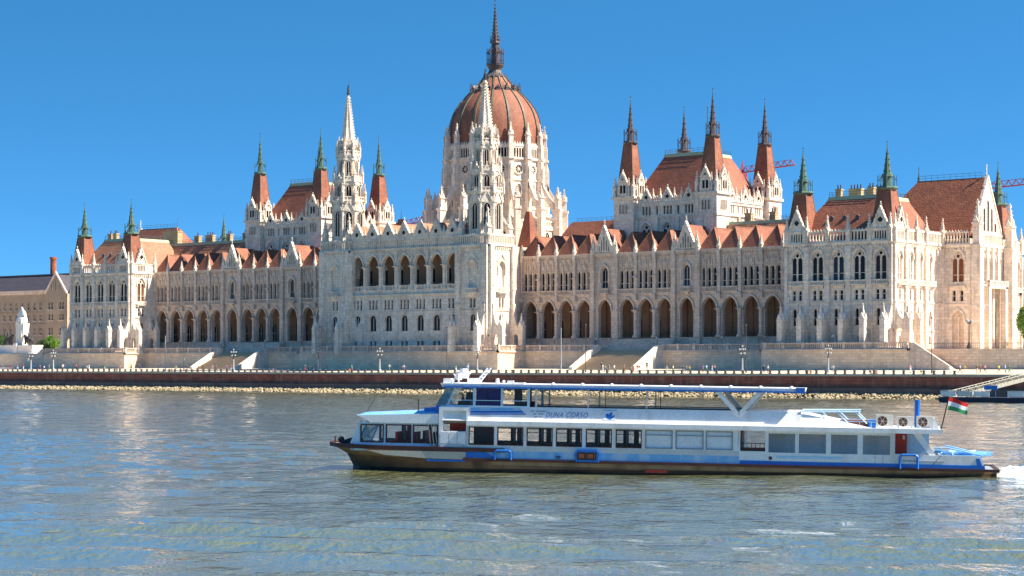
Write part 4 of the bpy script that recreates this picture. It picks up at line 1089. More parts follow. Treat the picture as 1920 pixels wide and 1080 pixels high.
# ------------------------------------------------------------------ the two chamber blocks
for sg in (-1, 1):
    metal = DARKMETAL if sg > 0 else COPPER
    xs = sorted((sg * 54.4, sg * 79.2)); ya, yb = 22.7, 47.9
    x0, x1 = xs[0] - 1.6, xs[1] + 1.6
    y0 = ya - 1.6; y1 = yb + 1.6
    cb = MB(); cb.box(x0 + .5, x1 - .5, y0 + .5, y1, 30, 47.2); cb.box(x0 - .2, x1 + .2, y0 - .2, y1 + .2, 47.0, 47.5)
    ch = build("chamber_block", cb, STONE, palace)
    def cface(loc, rz, u0, u1):
        uc = (u0 + u1) / 2; ws = [uc - 6.4, uc, uc + 6.4]
        b = MB(); wall_band(b, u0, u1, 30, 44.2, [(w, 3.2, 36.5, 42.9, 'point') for w in ws])
        tr = [w + d for w in ws for d in (-.95, 0, .95)] + [uc - 3.2, uc + 3.2]
        wall_band(b, u0, u1, 44.2, 48.1, [(w, .62, 44.9, 47.1, 'rect') for w in tr])
        cornice(b, u0, u1, 44.0, .4, .35); cornice(b, u0, u1, 47.5, .5, .4, corb=.8)
        for w in ws: hood(b, w, 3.3, 42.9 - rise(3.2, 'point'), 'point', .36, -.3, .02, leg=.4)
        for e in (uc - 3.2, uc + 3.2, uc - 9.2, uc + 9.2): b.box(e - .5, e + .5, -.5, .02, 30, 44.2)
        f = build("chamber_wall", b, STONE, palace, loc, rz)
        for w in ws:
            win(f, tracery_mesh(3.2, 6.4, GLASSB), w, 36.5); link("gable", gable_mesh(3.4, 3.2, .4, 'quatrefoil'), f, (w, -.1, 48.05))
            for s in (-1, 1): link("pinnacle", pinnacle_mesh(.55, 3.6), f, (w + s * 2.1, -.1, 48.0))
        for w in tr: win(f, window_mesh(.62, 2.2, 'rect', sill=False), w, 44.9)
        for e in (uc - 3.2, uc + 3.2):
            pb = MB(); parapet_arcade(pb, e - 1.0, e + 1.0, 48.05, 49.4, 0, .6); build("parapet", pb, STONE, f)
    cface((0, y0, 0), 0, x0 + 4.6, x1 - 4.6); cface((x1, 0, 0), RZ90, y0 + 4.6, y1 - 4.6)
    rf = mansard("chamber_roof", x0 + 1.2, x1 - 1.2, y0 + 1.2, y1 - 1.2, 47.6, 60.6, (7.0, 7.0, 6.6, 6.6), palace, TILE)
    if sg > 0:
        b = MB(); b.tube((68, 38, 60), (68, 38, 73.5), .18, .1, 6); b.ball(68, 38, 73.6, .25, n=6, k=4); build("flag_pole", b, IRON, rf)
    for x in xs:
        for y in (ya, yb):
            b = MB(); hw = 3.1
            b.box(x - hw, x + hw, y - hw, y + hw, 30, 49.7)
            for z, e in ((43.9, .2), (49.2, .45)): b.box(x - hw - e, x + hw + e, y - hw - e, y + hw + e, z, z + .6)
            b.box(x - hw + .3, x + hw - .3, y - hw + .3, y + hw - .3, 49.7, 52.2)
            tb = build("turret", b, STONE, palace)
            for loc, rz in (((x, y - hw, 0), 0), ((x + hw, y, 0), RZ90)):
                for d in (-.95, 0, .95):
                    c, s = math.cos(rz), math.sin(rz)
                    link("window", window_mesh(.55, 2.4, 'rect', 0, 0, .4, None, True, False), tb, (loc[0] + d * c, loc[1] + d * s, 45.4), rz)
                    for zz in (38.6,):
                        link("window", window_mesh(.5, 1.9, 'rect', 0, 0, .4, None, True, False), tb, (loc[0] + d * c, loc[1] + d * s, zz), rz)
                    if d: link("window", window_mesh(.62, 1.5, 'point', 0, 0, .4, None, True, False), tb, (loc[0] + d * 2.3 * c, loc[1] + d * 2.3 * s, 50.3), rz)
                wy = (0, -.05) if rz == 0 else (.05, 0)
                gb = shared('aed', lambda: (lambda m: (m.box(-1.15, 1.15, -.25, .6, 49.9, 53.2), m.box(-.85, -.1, -.27, -.26, 50.6, 52.6, 1), m.box(.1, .85, -.27, -.26, 50.6, 52.6, 1), [m.box(q - .12, q + .12, -.4, 0, 50.2, 53.2) for q in (-1.05, 0, 1.05)], m.mesh("aedicule", [STONE, GLASS]))[-1])(MB()))
                link("aedicule", gb, tb, (loc[0] + wy[0], loc[1] + wy[1], 0), rz)
                link("gable", gable_mesh(2.5, 2.5, .4, 'oculus'), tb, (loc[0] + wy[0] * 4, loc[1] + wy[1] * 4 - (.25 if rz == 0 else 0), 53.2), rz)
            for sx in (-1, 1):
                for sy in (-1, 1):
                    if sx < 0 and sy > 0: continue
                    link("pinnacle", pinnacle_mesh(.85, 5.6), tb, (x + sx * (hw - .3), y + sy * (hw - .3), 49.6))
                for q in (-1.55, 1.55):
                    link("pinnacle", pinnacle_mesh(.5, 5.0), tb, (x + q, y - hw + .1, 49.7)) if sx < 0 else link("pinnacle", pinnacle_mesh(.5, 5.0), tb, (x + hw - .1, y + q, 49.7))
            turret_roof("turret_roof", x, y, 51.0, 63.4, 74.6, 4.9, 2.5, metal, palace, TILE)
# ------------------------------------------------------------------ river cruise boat
BA = Vector((254.69, -301.03)); BE = Vector((.88613, .46344)); BN = Vector((-.46344, .88613)); TRIM = .0135
boat = bpy.data.objects.new("cruise_boat", None); COL.objects.link(boat)
boat.location = (BA.x, BA.y, 0); boat.rotation_euler = (0, TRIM, math.atan2(BE.y, BE.x))
tag(boat, "long white and blue river cruise boat with glazed saloon and canopy deck", "boat")
def BL(px, py, y=0.0):
    """boat-local (s, z) of what shows at a pixel, for a part lying y metres in from the near side"""
    dx, dy = ray(px); ax, ay = BA.x + BN.x * y - CX, BA.y + BN.y * y - CY
    det = dx * (-BE.y) - dy * (-BE.x)
    t = (ax * (-BE.y) - ay * (-BE.x)) / det
    s = (dx * ay - dy * ax) / det
    return s, CZ + (HOR - py) / FPX * t + TRIM * s
def bu(px, y=0.0): return BL(px, 800, y)[0]
def bz(px, py, y=0.0): return BL(px, py, y)[1]
BWHITE = M("boat_white_paint", (.84, .85, .86), (.74, .76, .78), .8, .35, .45, (.52, .46, .38))
BPANEL = M("boat_grey_white_panel", (.62, .63, .62), (.54, .56, .57), .7, .4)
BLIGHT = M("boat_light_blue_paint", (.16, .42, .74), (.22, .48, .78), .7, .35, .6, (.62, .68, .74))
BSKY = M("boat_pale_blue_paint", (.40, .62, .85), (.48, .68, .88), .7, .35)
BBLUE = M("boat_deep_blue_paint", (.015, .13, .50), (.02, .17, .58), .7, .35)
BHULL = M("boat_rusty_hull", (.27, .145, .065), (.13, .065, .035), .7, .6, .6, (.03, .02, .015))
BDARK = M("boat_black_bottom", (.018, .012, .010), (.035, .022, .016), .8, .5)
BSTRAKE = M("boat_rubbing_strake", (.055, .02, .018), (.09, .035, .03), .8, .6)
BRED = M("boat_red_upholstery", (.42, .03, .015), (.5, .05, .025), .8, .6)
BWOOD = M("boat_brown_wood", (.10, .03, .018), (.14, .05, .028), .8, .6)
BPURPLE = M("boat_violet_curtain", (.035, .012, .16), (.06, .02, .22), 1.5, .8)
BBEIGE = M("boat_beige_panel", (.50, .47, .38), (.44, .42, .36), .6, .5)
BGUN = M("boat_grey_deck", (.28, .31, .34), (.22, .25, .28), .6, .6)
ORANGE = M("orange_display_marks", (.28, .10, .045), (.22, .08, .04), .8, .6)
def glassmat(name, tint, refl, rough=.03):
    m = bpy.data.materials.new(name); m.use_nodes = True; n, l = m.node_tree.nodes, m.node_tree.links
    n.remove(n["Principled BSDF"]); out = n["Material Output"]
    tr, gl, mx, fr = n.new("ShaderNodeBsdfTransparent"), n.new("ShaderNodeBsdfGlossy"), n.new("ShaderNodeMixShader"), n.new("ShaderNodeFresnel")
    fr.inputs[0].default_value = refl; tr.inputs[0].default_value = (*tint, 1); gl.inputs["Roughness"].default_value = rough
    l.new(fr.outputs[0], mx.inputs[0]); l.new(tr.outputs[0], mx.inputs[1]); l.new(gl.outputs[0], mx.inputs[2]); l.new(mx.outputs[0], out.inputs[0])
    return m
PANE = glassmat("boat_clear_glass", (.97, .98, .98), 1.4)
BLUEPANE = glassmat("boat_blue_glass", (.25, .42, .55), 2.0)
GREYPANE = M("boat_painted_reflection_glass", (.74, .77, .80), (.66, .70, .74), .8, .12)  # opaque pale grey base colour stands in for the aft panes' reflection
BM = 6.4; MID = BM / 2

# hull
zk = bz(1200, 868)         # top of rubbing strake
T0 = bu(620, 3.2)
def hull():
    st = [(T0, 3.2, 1.72), (T0 + .25, 2.3, 1.70), (T0 + .9, 1.3, 1.68), (T0 + 2.0, .55, 1.66), (T0 + 3.8, .18, 1.64), (6.2, .02, 1.62), (9.4, 0, 1.62), (9.5, 0, zk + .05), (20, 0, zk + .02), (34, 0, zk), (40.2, .15, zk), (41.2, .3, zk)]
    b = MB(); rows = []
    for s, y, zt in st:
        f = max(0, min(1, (s - T0) / 10)); cut = (1 - f)
        sb = s + 1.55 * cut; yb = y + (MID - y) * .35 * cut
        sw, yw = s + 1.1 * cut, y + (MID - y) * .22 * cut
        near = [(s, y, zt), (sw, yw, zt - .62 if zt > 1.2 else zt - .38), (sb, yb, .27 + TRIM * max(0, s)), (sb, yb + .3, -.9)]
        rows.append(near + [(p[0], BM - p[1], p[2]) for p in reversed(near)])
    for a, c in zip(rows, rows[1:]):
        for i in range(7):
            m = 3 if (i in (0, 6)) else (0 if i in (1, 5) else 1)
            b.poly([a[i], c[i], c[i + 1], a[i + 1]], m)
        b.poly([a[0], a[7], c[7], c[0]], 2)
    b.poly(rows[-1], 0)
    return b
build("hull", hull(), [BHULL, BDARK, BGUN, M('boat_tan_hull', (.40, .27, .14), (.26, .16, .08), .8, .6, .6, (.10, .05, .03))], boat)
b = MB()
st = [(T0 - .06, 3.2, 1.70), (T0 + .2, 2.25, 1.68), (T0 + .87, 1.25, 1.66), (T0 + 2.0, .5, 1.64), (T0 + 3.8, .14, 1.62), (6.2, -.02, 1.60), (10.3, -.04, 1.58)]
for (s0, y0, z0), (s1, y1, z1) in zip(st, st[1:]):
    for f in (0, 1):
        g = (lambda y: y) if not f else (lambda y: BM - y)
        b.hexa([(s0, g(y0 - .08), z0 - .12), (s1, g(y1 - .08), z1 - .12), (s1, g(y1 + .12), z1 - .12), (s0, g(y0 + .12), z0 - .12)], [(s0, g(y0 - .08), z0 + .14), (s1, g(y1 - .08), z1 + .14), (s1, g(y1 + .12), z1 + .14), (s0, g(y0 + .12), z0 + .14)])
b.box(7.6, 41.3, -.12, .05, zk - .1, zk + .08); b.box(7.6, 41.3, BM - .05, BM + .12, zk - .1, zk + .08); b.box(41.15, 41.35, 0, BM, zk - .1, zk + .08)
build("rubbing_strake", b, BSTRAKE, boat)
b = MB(); b.extr([(bu(690), 1.42), (bu(873), 1.45), (bu(873), .95), (bu(800), .98), (bu(720), 1.15)], 'y', -.05, -.003); build("bulwark_band", b, BBEIGE, boat)
b = MB(); b.extr([(bu(873), 1.44), (bu(910), 1.46), (bu(928), zk + .12), (bu(873), zk + .12)], 'y', -.06, -.003); b.box(bu(800), bu(873), -.055, -.004, .80, .93); build("blue_bulwark_panel", b, BBLUE, boat)
for px0, w in ((1210, 40),):
    b = MB(); b.box(bu(px0), bu(px0 + w), -.02, .05, .38, .56); build("red_name_plate", b, BRED, boat)
b = MB(); b.ball(T0 + .7, 3.2, 1.95, .24); b.tube((T0 + .9, 2.6, 1.8), (T0 + 2.1, 2.3, 1.95), .13); b.tube((T0 + .8, 3.6, 1.8), (T0 + 1.8, 2.6, 2.05), .12); b.tube((T0 + .3, 3.2, 1.8), (T0 + .3, 3.2, 2.2), .06); b.cbox(T0 + 1.7, 3.2, 1.75, 2.05, .9, .7); build("anchor_winch", b, BSTRAKE, boat)

# fore cabin
zd = bz(760, 841); zw0, zw1 = bz(740, 830), bz(740, 797); zr0, zr1 = bz(740, 793), bz(740, 777)
y1 = BM - .55
def cabin_side(y, far=False):
    b = MB(); m0 = 0
    w = [((bu(672) + bu(714)) / 2, bu(714) - bu(672), zw0, zw1, 'rect'), ((bu(720) + bu(766)) / 2, bu(766) - bu(720), zw0, zw1, 'rect'), ((bu(771) + bu(816)) / 2, bu(816) - bu(771), zw0, zw1, 'rect')]
    wall_band(b, bu(668), bu(822), zd - .2, zr0, w, y=y, depth=(-.12 if far else .12)); return b, w
for y, far in ((.5, False), (BM - .5, True)):
    b, w = cabin_side(y, far); c = build("fore_cabin_side", b, BSKY, boat)
    for uc, ww, z0, z1, k in w:
        p = MB(); p.poly([(uc - ww / 2, y + (.06 if not far else -.06), z0), (uc + ww / 2, y + (.06 if not far else -.06), z0), (uc + ww / 2, y + (.06 if not far else -.06), z1), (uc - ww / 2, y + (.06 if not far else -.06), z1)])
        build("window", p, PANE, c)
        f = MB()
        yy0, yy1 = (y - .03, y + .05) if not far else (y - .05, y + .03)
        f.box(uc - ww / 2 - .03, uc + ww / 2 + .03, yy0, yy1, z1 - .05, z1 + .03); f.box(uc - ww / 2 - .03, uc + ww / 2 + .03, yy0, yy1, z0 - .03, z0 + .05)
        for s in (-1, 1): f.box(uc + s * ww / 2 - .045, uc + s * ww / 2 + .045, yy0, yy1, z0, z1)
        build("window_frame", f, BSTRAKE, c)
# raked front glazing
b = MB(); a0, a1 = bu(654), bu(672)
for i in range(3):
    ya, yb = .5 + (BM - 1) * i / 3, .5 + (BM - 1) * (i + 1) / 3
    bow = lambda y: -.5 * (1 - ((y - MID) / (MID - .5)) ** 2)
    p = MB(); p.poly([(a0 + bow(ya), ya + .06, zw0 - .1), (a0 + bow(yb), yb - .06, zw0 - .1), (a1 + bow(yb), yb - .06, zw1 + .05), (a1 + bow(ya), ya + .06, zw1 + .05)]); build("windscreen", p, BLUEPANE, boat)
    b.hexa([(a0 + bow(ya) - .05, ya, zd - .2), (a0 + bow(yb) - .05, yb, zd - .2), (a0 + bow(yb) + .2, yb, zd - .2), (a0 + bow(ya) + .2, ya, zd - .2)], [(a0 + bow(ya), ya, zw0 - .1), (a0 + bow(yb), yb, zw0 - .1), (a0 + bow(yb) + .2, yb, zw0 - .1), (a0 + bow(ya) + .2, ya, zw0 - .1)])
    for yy in (ya, yb): b.tube((a0 + bow(yy), yy, zw0 - .1), (a1 + bow(yy), yy, zr0), .07, n=4)
b.extr([(a0 - .05, zd - .2), (a0 + .02, zw0 - .1), (bu(668) + .02, zr0), (bu(668) + .02, zd - .2)], 'y', .5, .56)
build("windscreen_frame", b, BSKY, boat)
b = MB(); n = 10
out = [(bu(678) - .55 * (1 - (2 * i / n - 1) ** 2), .2 + (BM - .4) * i / n) for i in range(n + 1)]
b.hexa([(p[0] + .5, p[1], zr0) for p in out] + [(bu(822), BM - .2, zr0), (bu(822), .2, zr0)], [(p[0] - .35, p[1], zr0 + .45) for p in out] + [(bu(822), BM - .2, zr1 + .1), (bu(822), .2, zr1 + .1)])
fr = build("fore_roof", b, BWHITE, boat)
b = MB(); b.hexa([(p[0] - .3, p[1] + .05, zr0 + .46) for p in out] + [(bu(822), BM - .25, zr1 + .11), (bu(822), .25, zr1 + .11)], [(p[0] + .1, .6 + (p[1] - .6) * .85 + .3, zr0 + .6) for p in out] + [(bu(822), BM - .8, zr1 + .34), (bu(822), .8, zr1 + .34)]); build("roof_skin", b, BLIGHT, fr)
b = MB(); b.box(bu(790), bu(824), .6, BM - .6, zr1 + .1, bz(810, 765)); build("roof_step", b, BBLUE, fr)
b = MB(); b.tube((bu(770), 2, zr1), (bu(770), 2, zr1 + 1.0), .05, .04); b.tube((bu(686, 3), 3, zr1), (bu(715, 3), 3, zr1 + 1.8), .02, .012, 4); build("aerial", b, BDARK, fr)
# interior seats of the fore cabin
for i in range(4):
    for y in (1.6, 4.6):
        b = MB(); s = bu(722) + i * 1.15; b.box(s, s + .6, y - .9, y + .9, zd - .1, zd + .45); b.box(s + .48, s + .62, y - .9, y + .9, zd + .4, zd + 1.05); build("bench_seat", b, BRED, boat)
b = MB(); b.cbox(bu(765, 3), 3.2, zd, zr0, .22, .3); build("cabin_post", b, BRED, boat)
b = MB(); b.box(.8, bu(822), .6, BM - .6, zd - .25, zd - .15); build("cabin_floor", b, BDARK, boat)

# entrance section between fore cabin and saloon
z0, z1, zt = bz(850, 842), bz(850, 810), bz(850, 764)
b = MB(); wall_band(b, bu(821), bu(876), z0, zt, [((bu(828) + bu(872)) / 2, bu(872) - bu(828), z1 + .05, bz(850, 770), 'rect')], y=.12, depth=.3)
b.box(bu(821), bu(876), .14, BM - .1, zt - .06, zt + .02)
en = build("entrance_section", b, BWHITE, boat)
b = MB(); b.box(bu(828), bu(872), .9, .95, bz(850, 794), zt - .1); build("recess_panel", b, BBEIGE, en)
b = MB(); b.box(bu(836), bu(872), 1.0, 1.2, z1, bz(850, 794)); build("red_lobby_panel", b, BRED, en)
for i in range(3):
    b = MB(); w = (bu(872) - bu(824)) / 3; s = bu(824) + i * w; b.box(s + .02, s + w - .02, .04, .11, z0 + .35, z1); build("boarding_door_panel", b, BWHITE, en)
b = MB(); b.box(bu(824), bu(866), .03, .1, z0, z0 + .3); build("boarding_step", b, BPANEL, en)
b = MB()
for px in (800, 806, 812): b.tube((bu(px), .3, bz(px, 795)), (bu(px) + .2, .3, z0), .035, n=4)
b.ball(bu(812), .25, z0 + .2, .14); b.ball(bu(866), .0, z0 + .1, .12); build("mooring_line", b, BBEIGE, boat)

# saloon
ws = [(878, 925), (932, 980), (987, 1035), (1042, 1090), (1098, 1146), (1154, 1202), (1209, 1260), (1266, 1318), (1323, 1373)]
sz0, sz1 = bz(1011, 836.5), bz(1011, 802.5); sb0, sb1 = zk + .08, bz(1011, 799)
zl = bz(1011, 847)
def saloon(y, far):
    b = MB(); dep = -.14 if far else .14
    wall_band(b, bu(876), bu(1385), zl + .30, sb1, [((bu(a) + bu(c)) / 2, bu(c) - bu(a), sz0, sz1, 'rect') for a, c in ws], y=y, depth=dep); return b
for y, far in ((0.0, False), (BM, True)):
    c = build("saloon_side", saloon(y, far), BWHITE, boat)
    g = .07 if not far else -.07
    for i, (a, d) in enumerate(ws):
        u0_, u1_ = bu(a), bu(d)
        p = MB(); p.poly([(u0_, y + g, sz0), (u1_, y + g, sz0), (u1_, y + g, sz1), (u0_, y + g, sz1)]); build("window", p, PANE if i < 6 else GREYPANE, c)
        f = MB(); y0_, y1_ = (y - .025, y + .06) if not far else (y - .06, y + .025); ch = .13
        f.box(u0_, u1_, y0_, y1_, sz1 - .05, sz1 + .012); f.box(u0_, u1_, y0_, y1_, sz0 - .012, sz0 + .05); f.box(u0_ - .012, u0_ + .05, y0_, y1_, sz0, sz1); f.box(u1_ - .05, u1_ + .012, y0_, y1_, sz0, sz1); f.box(u0_ + .05, u1_ - .05, y0_ + .02, y1_, sz1 - .33, sz1 - .29)
        for (cu, su) in ((u0_, 1), (u1_, -1)):
            for (cz2, sz_) in ((sz0, 1), (sz1, -1)): f.extr([(cu, cz2), (cu + su * ch, cz2), (cu, cz2 + sz_ * ch)], 'y', y0_ - .01, y1_)
        build("window_frame", f, BSTRAKE if i < 6 else BGUN, c)
        if i < 6 and not far:
            for yy in (1.2, 4.2):
                t = MB(); t.cbox((u0_ + u1_) / 2 - .5, yy, sz0 - .75, sz0 + .06, .5, 1.5); t.cbox((u0_ + u1_) / 2 + .45, yy, sz0 - .75, sz0 + .12, .42, 1.5); build("seat", t, BWOOD, boat)
    b = MB(); yy = (y - .012, y + .05) if not far else (y - .05, y + .012)
    b.box(bu(876), bu(1385), *yy, sb0, zl); build("blue_side_strip", b, BLIGHT, c)
    b = MB(); b.box(bu(876), bu(1385), *yy, zl, zl + .30); build("grey_side_strip", b, BPANEL, c)
    for a, d in zip(ws[:6], ws[1:7]):
        t = MB(); t.cbox((bu(a[1]) + bu(d[0])) / 2, (.4 if not far else BM - .4), sz0 - .8, sb1, .12, .12); build("saloon_post", t, BWOOD, boat)
b = MB(); b.box(bu(876), bu(1385), .2, BM - .2, sb0 - .1, sb0); build("saloon_floor", b, BDARK, boat)
for k in range(5):
    b = MB(); s = bu(958 + 56 * k); b.cbox(s, 3.0, sb0, sb1, .3, .3); build("saloon_partition", b, BWOOD, boat)
b = MB(); b.box(bu(878), bu(918), 1.6, 1.7, sb0, sb1); build("saloon_curtain", b, BWOOD, boat)

# eave moulding, upper side band and deck
ze0, ze1 = bz(1011, 799.5), bz(1011, 791)
zu = bz(1011, 764)
b = MB(); b.box(bu(874), bu(1766, -.2), -.2, .35, ze0, ze1); b.box(bu(874), bu(1766, -.2), BM - .35, BM + .2, ze0, ze1); b.box(bu(874), bu(1766), .35, BM - .35, ze0 + .12, ze1 - .02)
build("eave", b, BWHITE, boat)
b = MB(); b.extr([(.12, ze1 - .02), (.42, zu), (.5, zu), (.3, ze1 - .02)], 'x', bu(822), bu(1500)); b.extr([(BM - .12, ze1 - .02), (BM - .42, zu), (BM - .5, zu), (BM - .3, ze1 - .02)], 'x', bu(822), bu(1500)); b.box(bu(1495), bu(1500), .4, BM - .4, ze1, zu)
ub = build("upper_bulwark", b, BWHITE, boat)
b = MB(); b.box(bu(822), bu(1498), .5, BM - .5, ze1 - .02, ze1 + .05); build("upper_deck", b, BGUN, boat)
def onbulw(pts, mat, name, off=.016):      # flat paint shapes lying on the sloping bulwark
    b = MB(); q = []
    for s, z in pts:
        f = (z - ze1) / (zu - ze1); q.append((s, .12 + .30 * f - off, z))
    b.poly(q); return build(name, b, mat, ub)
def bp4(x0, x1, p0, p1, cut=0): return [(bu(x0), bz(x0, p1)), (bu(x1), bz(x1, p1)), (bu(x1 - cut), bz(x1 - cut, p0)), (bu(x0), bz(x0, p0))]
onbulw(bp4(879, 975, 765, 769.5, 4), BLIGHT, "blue_stripe"); onbulw(bp4(879, 980, 770.5, 774, 4), BBLUE, "blue_stripe"); onbulw(bp4(879, 984, 775.5, 777.5, 2), BBLUE, "blue_stripe")
onbulw(bp4(823, 828, 765, 774), BBLUE, "blue_stripe")
# name lettering
def letters(text, px, py, size, mat, name, shear=.28, spacing=1.12):
    cu = bpy.data.curves.new(name, 'FONT'); cu.body = text; cu.size = size; cu.shear = shear; cu.space_character = spacing; cu.extrude = .004; cu.offset = -.003
    tmp = bpy.data.objects.new("tmp", cu); COL.objects.link(tmp)
    dg = bpy.context.evaluated_depsgraph_get(); me = bpy.data.meshes.new_from_object(tmp.evaluated_get(dg))
    bpy.data.objects.remove(tmp)
    me.materials.clear(); me.materials.append(mat)
    s, z = BL(px, py); f = (z - ze1) / (zu - ze1)
    o = link(name, me, ub, (s, .12 + .30 * f - .03, z)); o.rotation_euler = (math.pi / 2 - math.atan2(.3, zu - ze1), 0, 0); return o
LETTER = M("blue_lettering", (.07, .16, .42))
for tx, xa, xb in (("DUNA", 1020, 1053), ("CORSO", 1058, 1100)):
    lt = letters(tx, xa, 783, .52, LETTER, "lettering"); W_ = max(v.co.x for v in lt.data.vertices); lt.scale = ((bu(xb) - bu(xa)) / W_, 1, 1)
LETTERG = M("grey_lettering", (.22, .25, .32))
for py, x0, n in ((771.5, 992, 9), (776.5, 997, 6), (781.5, 1000, 4)):
    for i in range(n):
        if i == 2: continue
        onbulw(bp4(x0 + i * 3.3, x0 + i * 3.3 + 2.4, py - 1.1, py + 1.1), LETTERG, "small_print")
def crest():
    P = lambda x, y: (bu(x), bz(x, y))
    onbulw([P(1128, 787), P(1153, 787), P(1153, 771), P(1128, 771)], BWHITE, "emblem_panel", .014)
    for pts in ([(1132, 780), (1137, 785), (1143, 787), (1149, 782), (1150, 778), (1144, 781), (1139, 778), (1135, 777)], [(1139, 778), (1142, 774), (1145, 772), (1145, 779), (1142, 781)], [(1133, 777), (1137, 775), (1139, 777), (1136, 779)]):
        onbulw([P(*p) for p in pts], BBLUE, "emblem", .024)
    onbulw(bp4(1128, 1154, 768.6, 769.8), BLIGHT, "emblem_line", .02)
crest()

# wheelhouse
wz0, wz1 = bz(930, 762), bz(930, 728)
y0, y1 = .45, BM - .45
for px0, px1, mt, nm in ((839, 882, PANE, "window"), (888, 936, None, "window"), (939, 985, PANE, "window")):
    for y in (y0 + .04, y1 - .04):
        b = MB(); sl = .0 if px0 > 840 else bu(852) - bu(839)
        b.poly([(bu(px0), y, wz0), (bu(px1), y, wz0), (bu(px1), y, wz1), (bu(px0) + sl, y, wz1)]); build(nm, b, mt or PANE, boat)
    if mt is None:
        b = MB(); n = 12
        for i in range(n): b.poly([(bu(px0) + (bu(px1) - bu(px0)) * i / n, y0 + .12 + .06 * (i % 2), wz0), (bu(px0) + (bu(px1) - bu(px0)) * (i + 1) / n, y0 + .12 + .06 * ((i + 1) % 2), wz0), (bu(px0) + (bu(px1) - bu(px0)) * (i + 1) / n, y0 + .12 + .06 * ((i + 1) % 2), wz1), (bu(px0) + (bu(px1) - bu(px0)) * i / n, y0 + .12 + .06 * (i % 2), wz1)])
        build("violet_curtain", b, BPURPLE, boat)
b = MB()
for y in (y0, y1):
    for px, w in ((885, .16), (937, .13), (987, .16)): b.box(bu(px) - w / 2, bu(px) + w / 2, y - .06, y + .06, ze1, wz1 + .06)
    b.tube((bu(834), y, wz0), (bu(850), y, wz1 + .05), .05, n=5); b.box(bu(832), bu(987), y - .05, y + .05, wz0 - .06, wz0 + .03); b.box(bu(835), bu(987), y - .03, y + .03, wz0 + .34, wz0 + .38); b.box(bu(848), bu(987), y - .05, y + .05, wz1, wz1 + .06)
build("wheelhouse_frame", b, BSKY, boat)
b = MB(); b.poly([(bu(813), y0, wz0), (bu(813), y1, wz0), (bu(832), y1, wz1), (bu(832), y0, wz1)]); b.poly([(bu(813), y0, wz0), (bu(834), y0, wz0), (bu(850), y0, wz1), (bu(832), y0, wz1)]); build("wheelhouse_windscreen", b, BLUEPANE, boat)
b = MB(); b.box(bu(812), bu(825), y0, y1, zr1, wz0 - .02); build("wheelhouse_front", b, BBLUE, boat)
b = MB(); b.box(bu(845), bu(868), 2.0, 4.6, wz0 - .2, wz0 + .25); b.cbox(bu(862), 3.2, wz0, wz0 + .85, .5, .55); b.box(bu(945), bu(960), 3.4, 3.5, wz0 - .1, wz1); b.box(bu(960), bu(985), 3.4, 3.5, wz1 - .1, wz1); b.box(bu(972), bu(978), 3.4, 3.5, wz0, wz1); b.box(bu(945), bu(987), 3.38, 3.52, wz0 - .1, wz0 + .3); build("helm_console", b, BWOOD, boat)
# canopy roof over the top deck
c0, c1 = bz(1160, 731), bz(1160, 723.5)
b = MB(); b.hexa([(bu(826), .3, c0), (bu(1503), .3, c0), (bu(1503), BM - .3, c0), (bu(826), BM - .3, c0)], [(bu(822), .15, c1), (bu(1505), .15, c1), (bu(1505), BM - .15, c1), (bu(822), BM - .15, c1)]); cn = build("canopy", b, BWHITE, boat)
b = MB(); b.box(bu(828), bu(1505), .1, .22, c0 - .03, c0 + .07); b.box(bu(1490), bu(1507), .05, .5, c0 - .05, c1 + .05); build("canopy_edge", b, BBLUE, cn)
for px in (1035, 1090, 1145, 1200, 1256, 1312, 1368, 1424, 1482):
    b = MB(); b.ball(bu(px, .5), .5, c1, .15, n=8, k=6); build("canopy_lamp", b, BWHITE, cn)
b = MB(); b.box(bu(824), bu(838), .8, 1.6, c1, c1 + .3); b.tube((bu(841), 1.2, c1), (bu(845), 1.2, c1 + .62), .05); b.tube((bu(845), 1.2, c1 + .4), (bu(841), 1.2, c1 + .6), .05); build("searchlight_bracket", b, BWHITE, cn)
b = MB(); b.tube((bu(852), 1.0, c1), (bu(852), 1.0, c1 + .25), .07); b.ngon(bu(852), 1.0, c1 + .22, c1 + .62, .2, .2, 8); build("searchlight", b, BWHITE, cn)
b = MB(); b.box(bu(861), bu(876), 2.2, 3.2, c1, c1 + .32); b.ngon(bu(867, 2.7), 2.7, c1 + .3, c1 + .62, .32, .42, 10); b.ngon(bu(867, 2.7), 2.7, c1 + .6, c1 + .75, .48, .48, 10); b.ngon(bu(867, 2.7), 2.7, c1 + .75, c1 + .95, .26, .26, 8); b.tube((bu(876, 3), 3, c1), (bu(876, 3), 3, c1 + 1.3), .02, n=4); build("radar", b, BWHITE, cn)
b = MB()
for y in (2.4, 3.6): b.tube((bu(893, 3), y, c1), (bu(915, 3), y, c1 + 1.0), .07, n=5)
for k in range(4): s = bu(893, 3) + (bu(915, 3) - bu(893, 3)) * (k + 1) / 5; b.tube((s, 2.4, c1 + .2 * (k + 1)), (s, 3.6, c1 + .2 * (k + 1)), .05, n=4)
b.box(bu(893, 3), bu(898, 3), 2.4, 3.6, c1, c1 + .25); build("folded_mast", b, BWHITE, cn)
b = MB(); b.ngon(bu(924), 1.2, c1, c1 + .35, .14, .1, 8); b.cbox(bu(950), 1.0, c1, c1 + .22, .4, .3); b.box(bu(957), bu(976), .8, 1.6, c1, c1 + .1); b.ball(bu(936), 1.2, c1 + .15, .1); build("horn", b, BWHITE, cn)
for px, r in ((1099, .05), (1209, .05), (1001, .07)):
    for y in (.5, BM - .5): b = MB(); b.tube((bu(px), y, ze1), (bu(px), y, c0 + .05), r, n=5); build("canopy_post", b, BPANEL, cn)
b = MB()
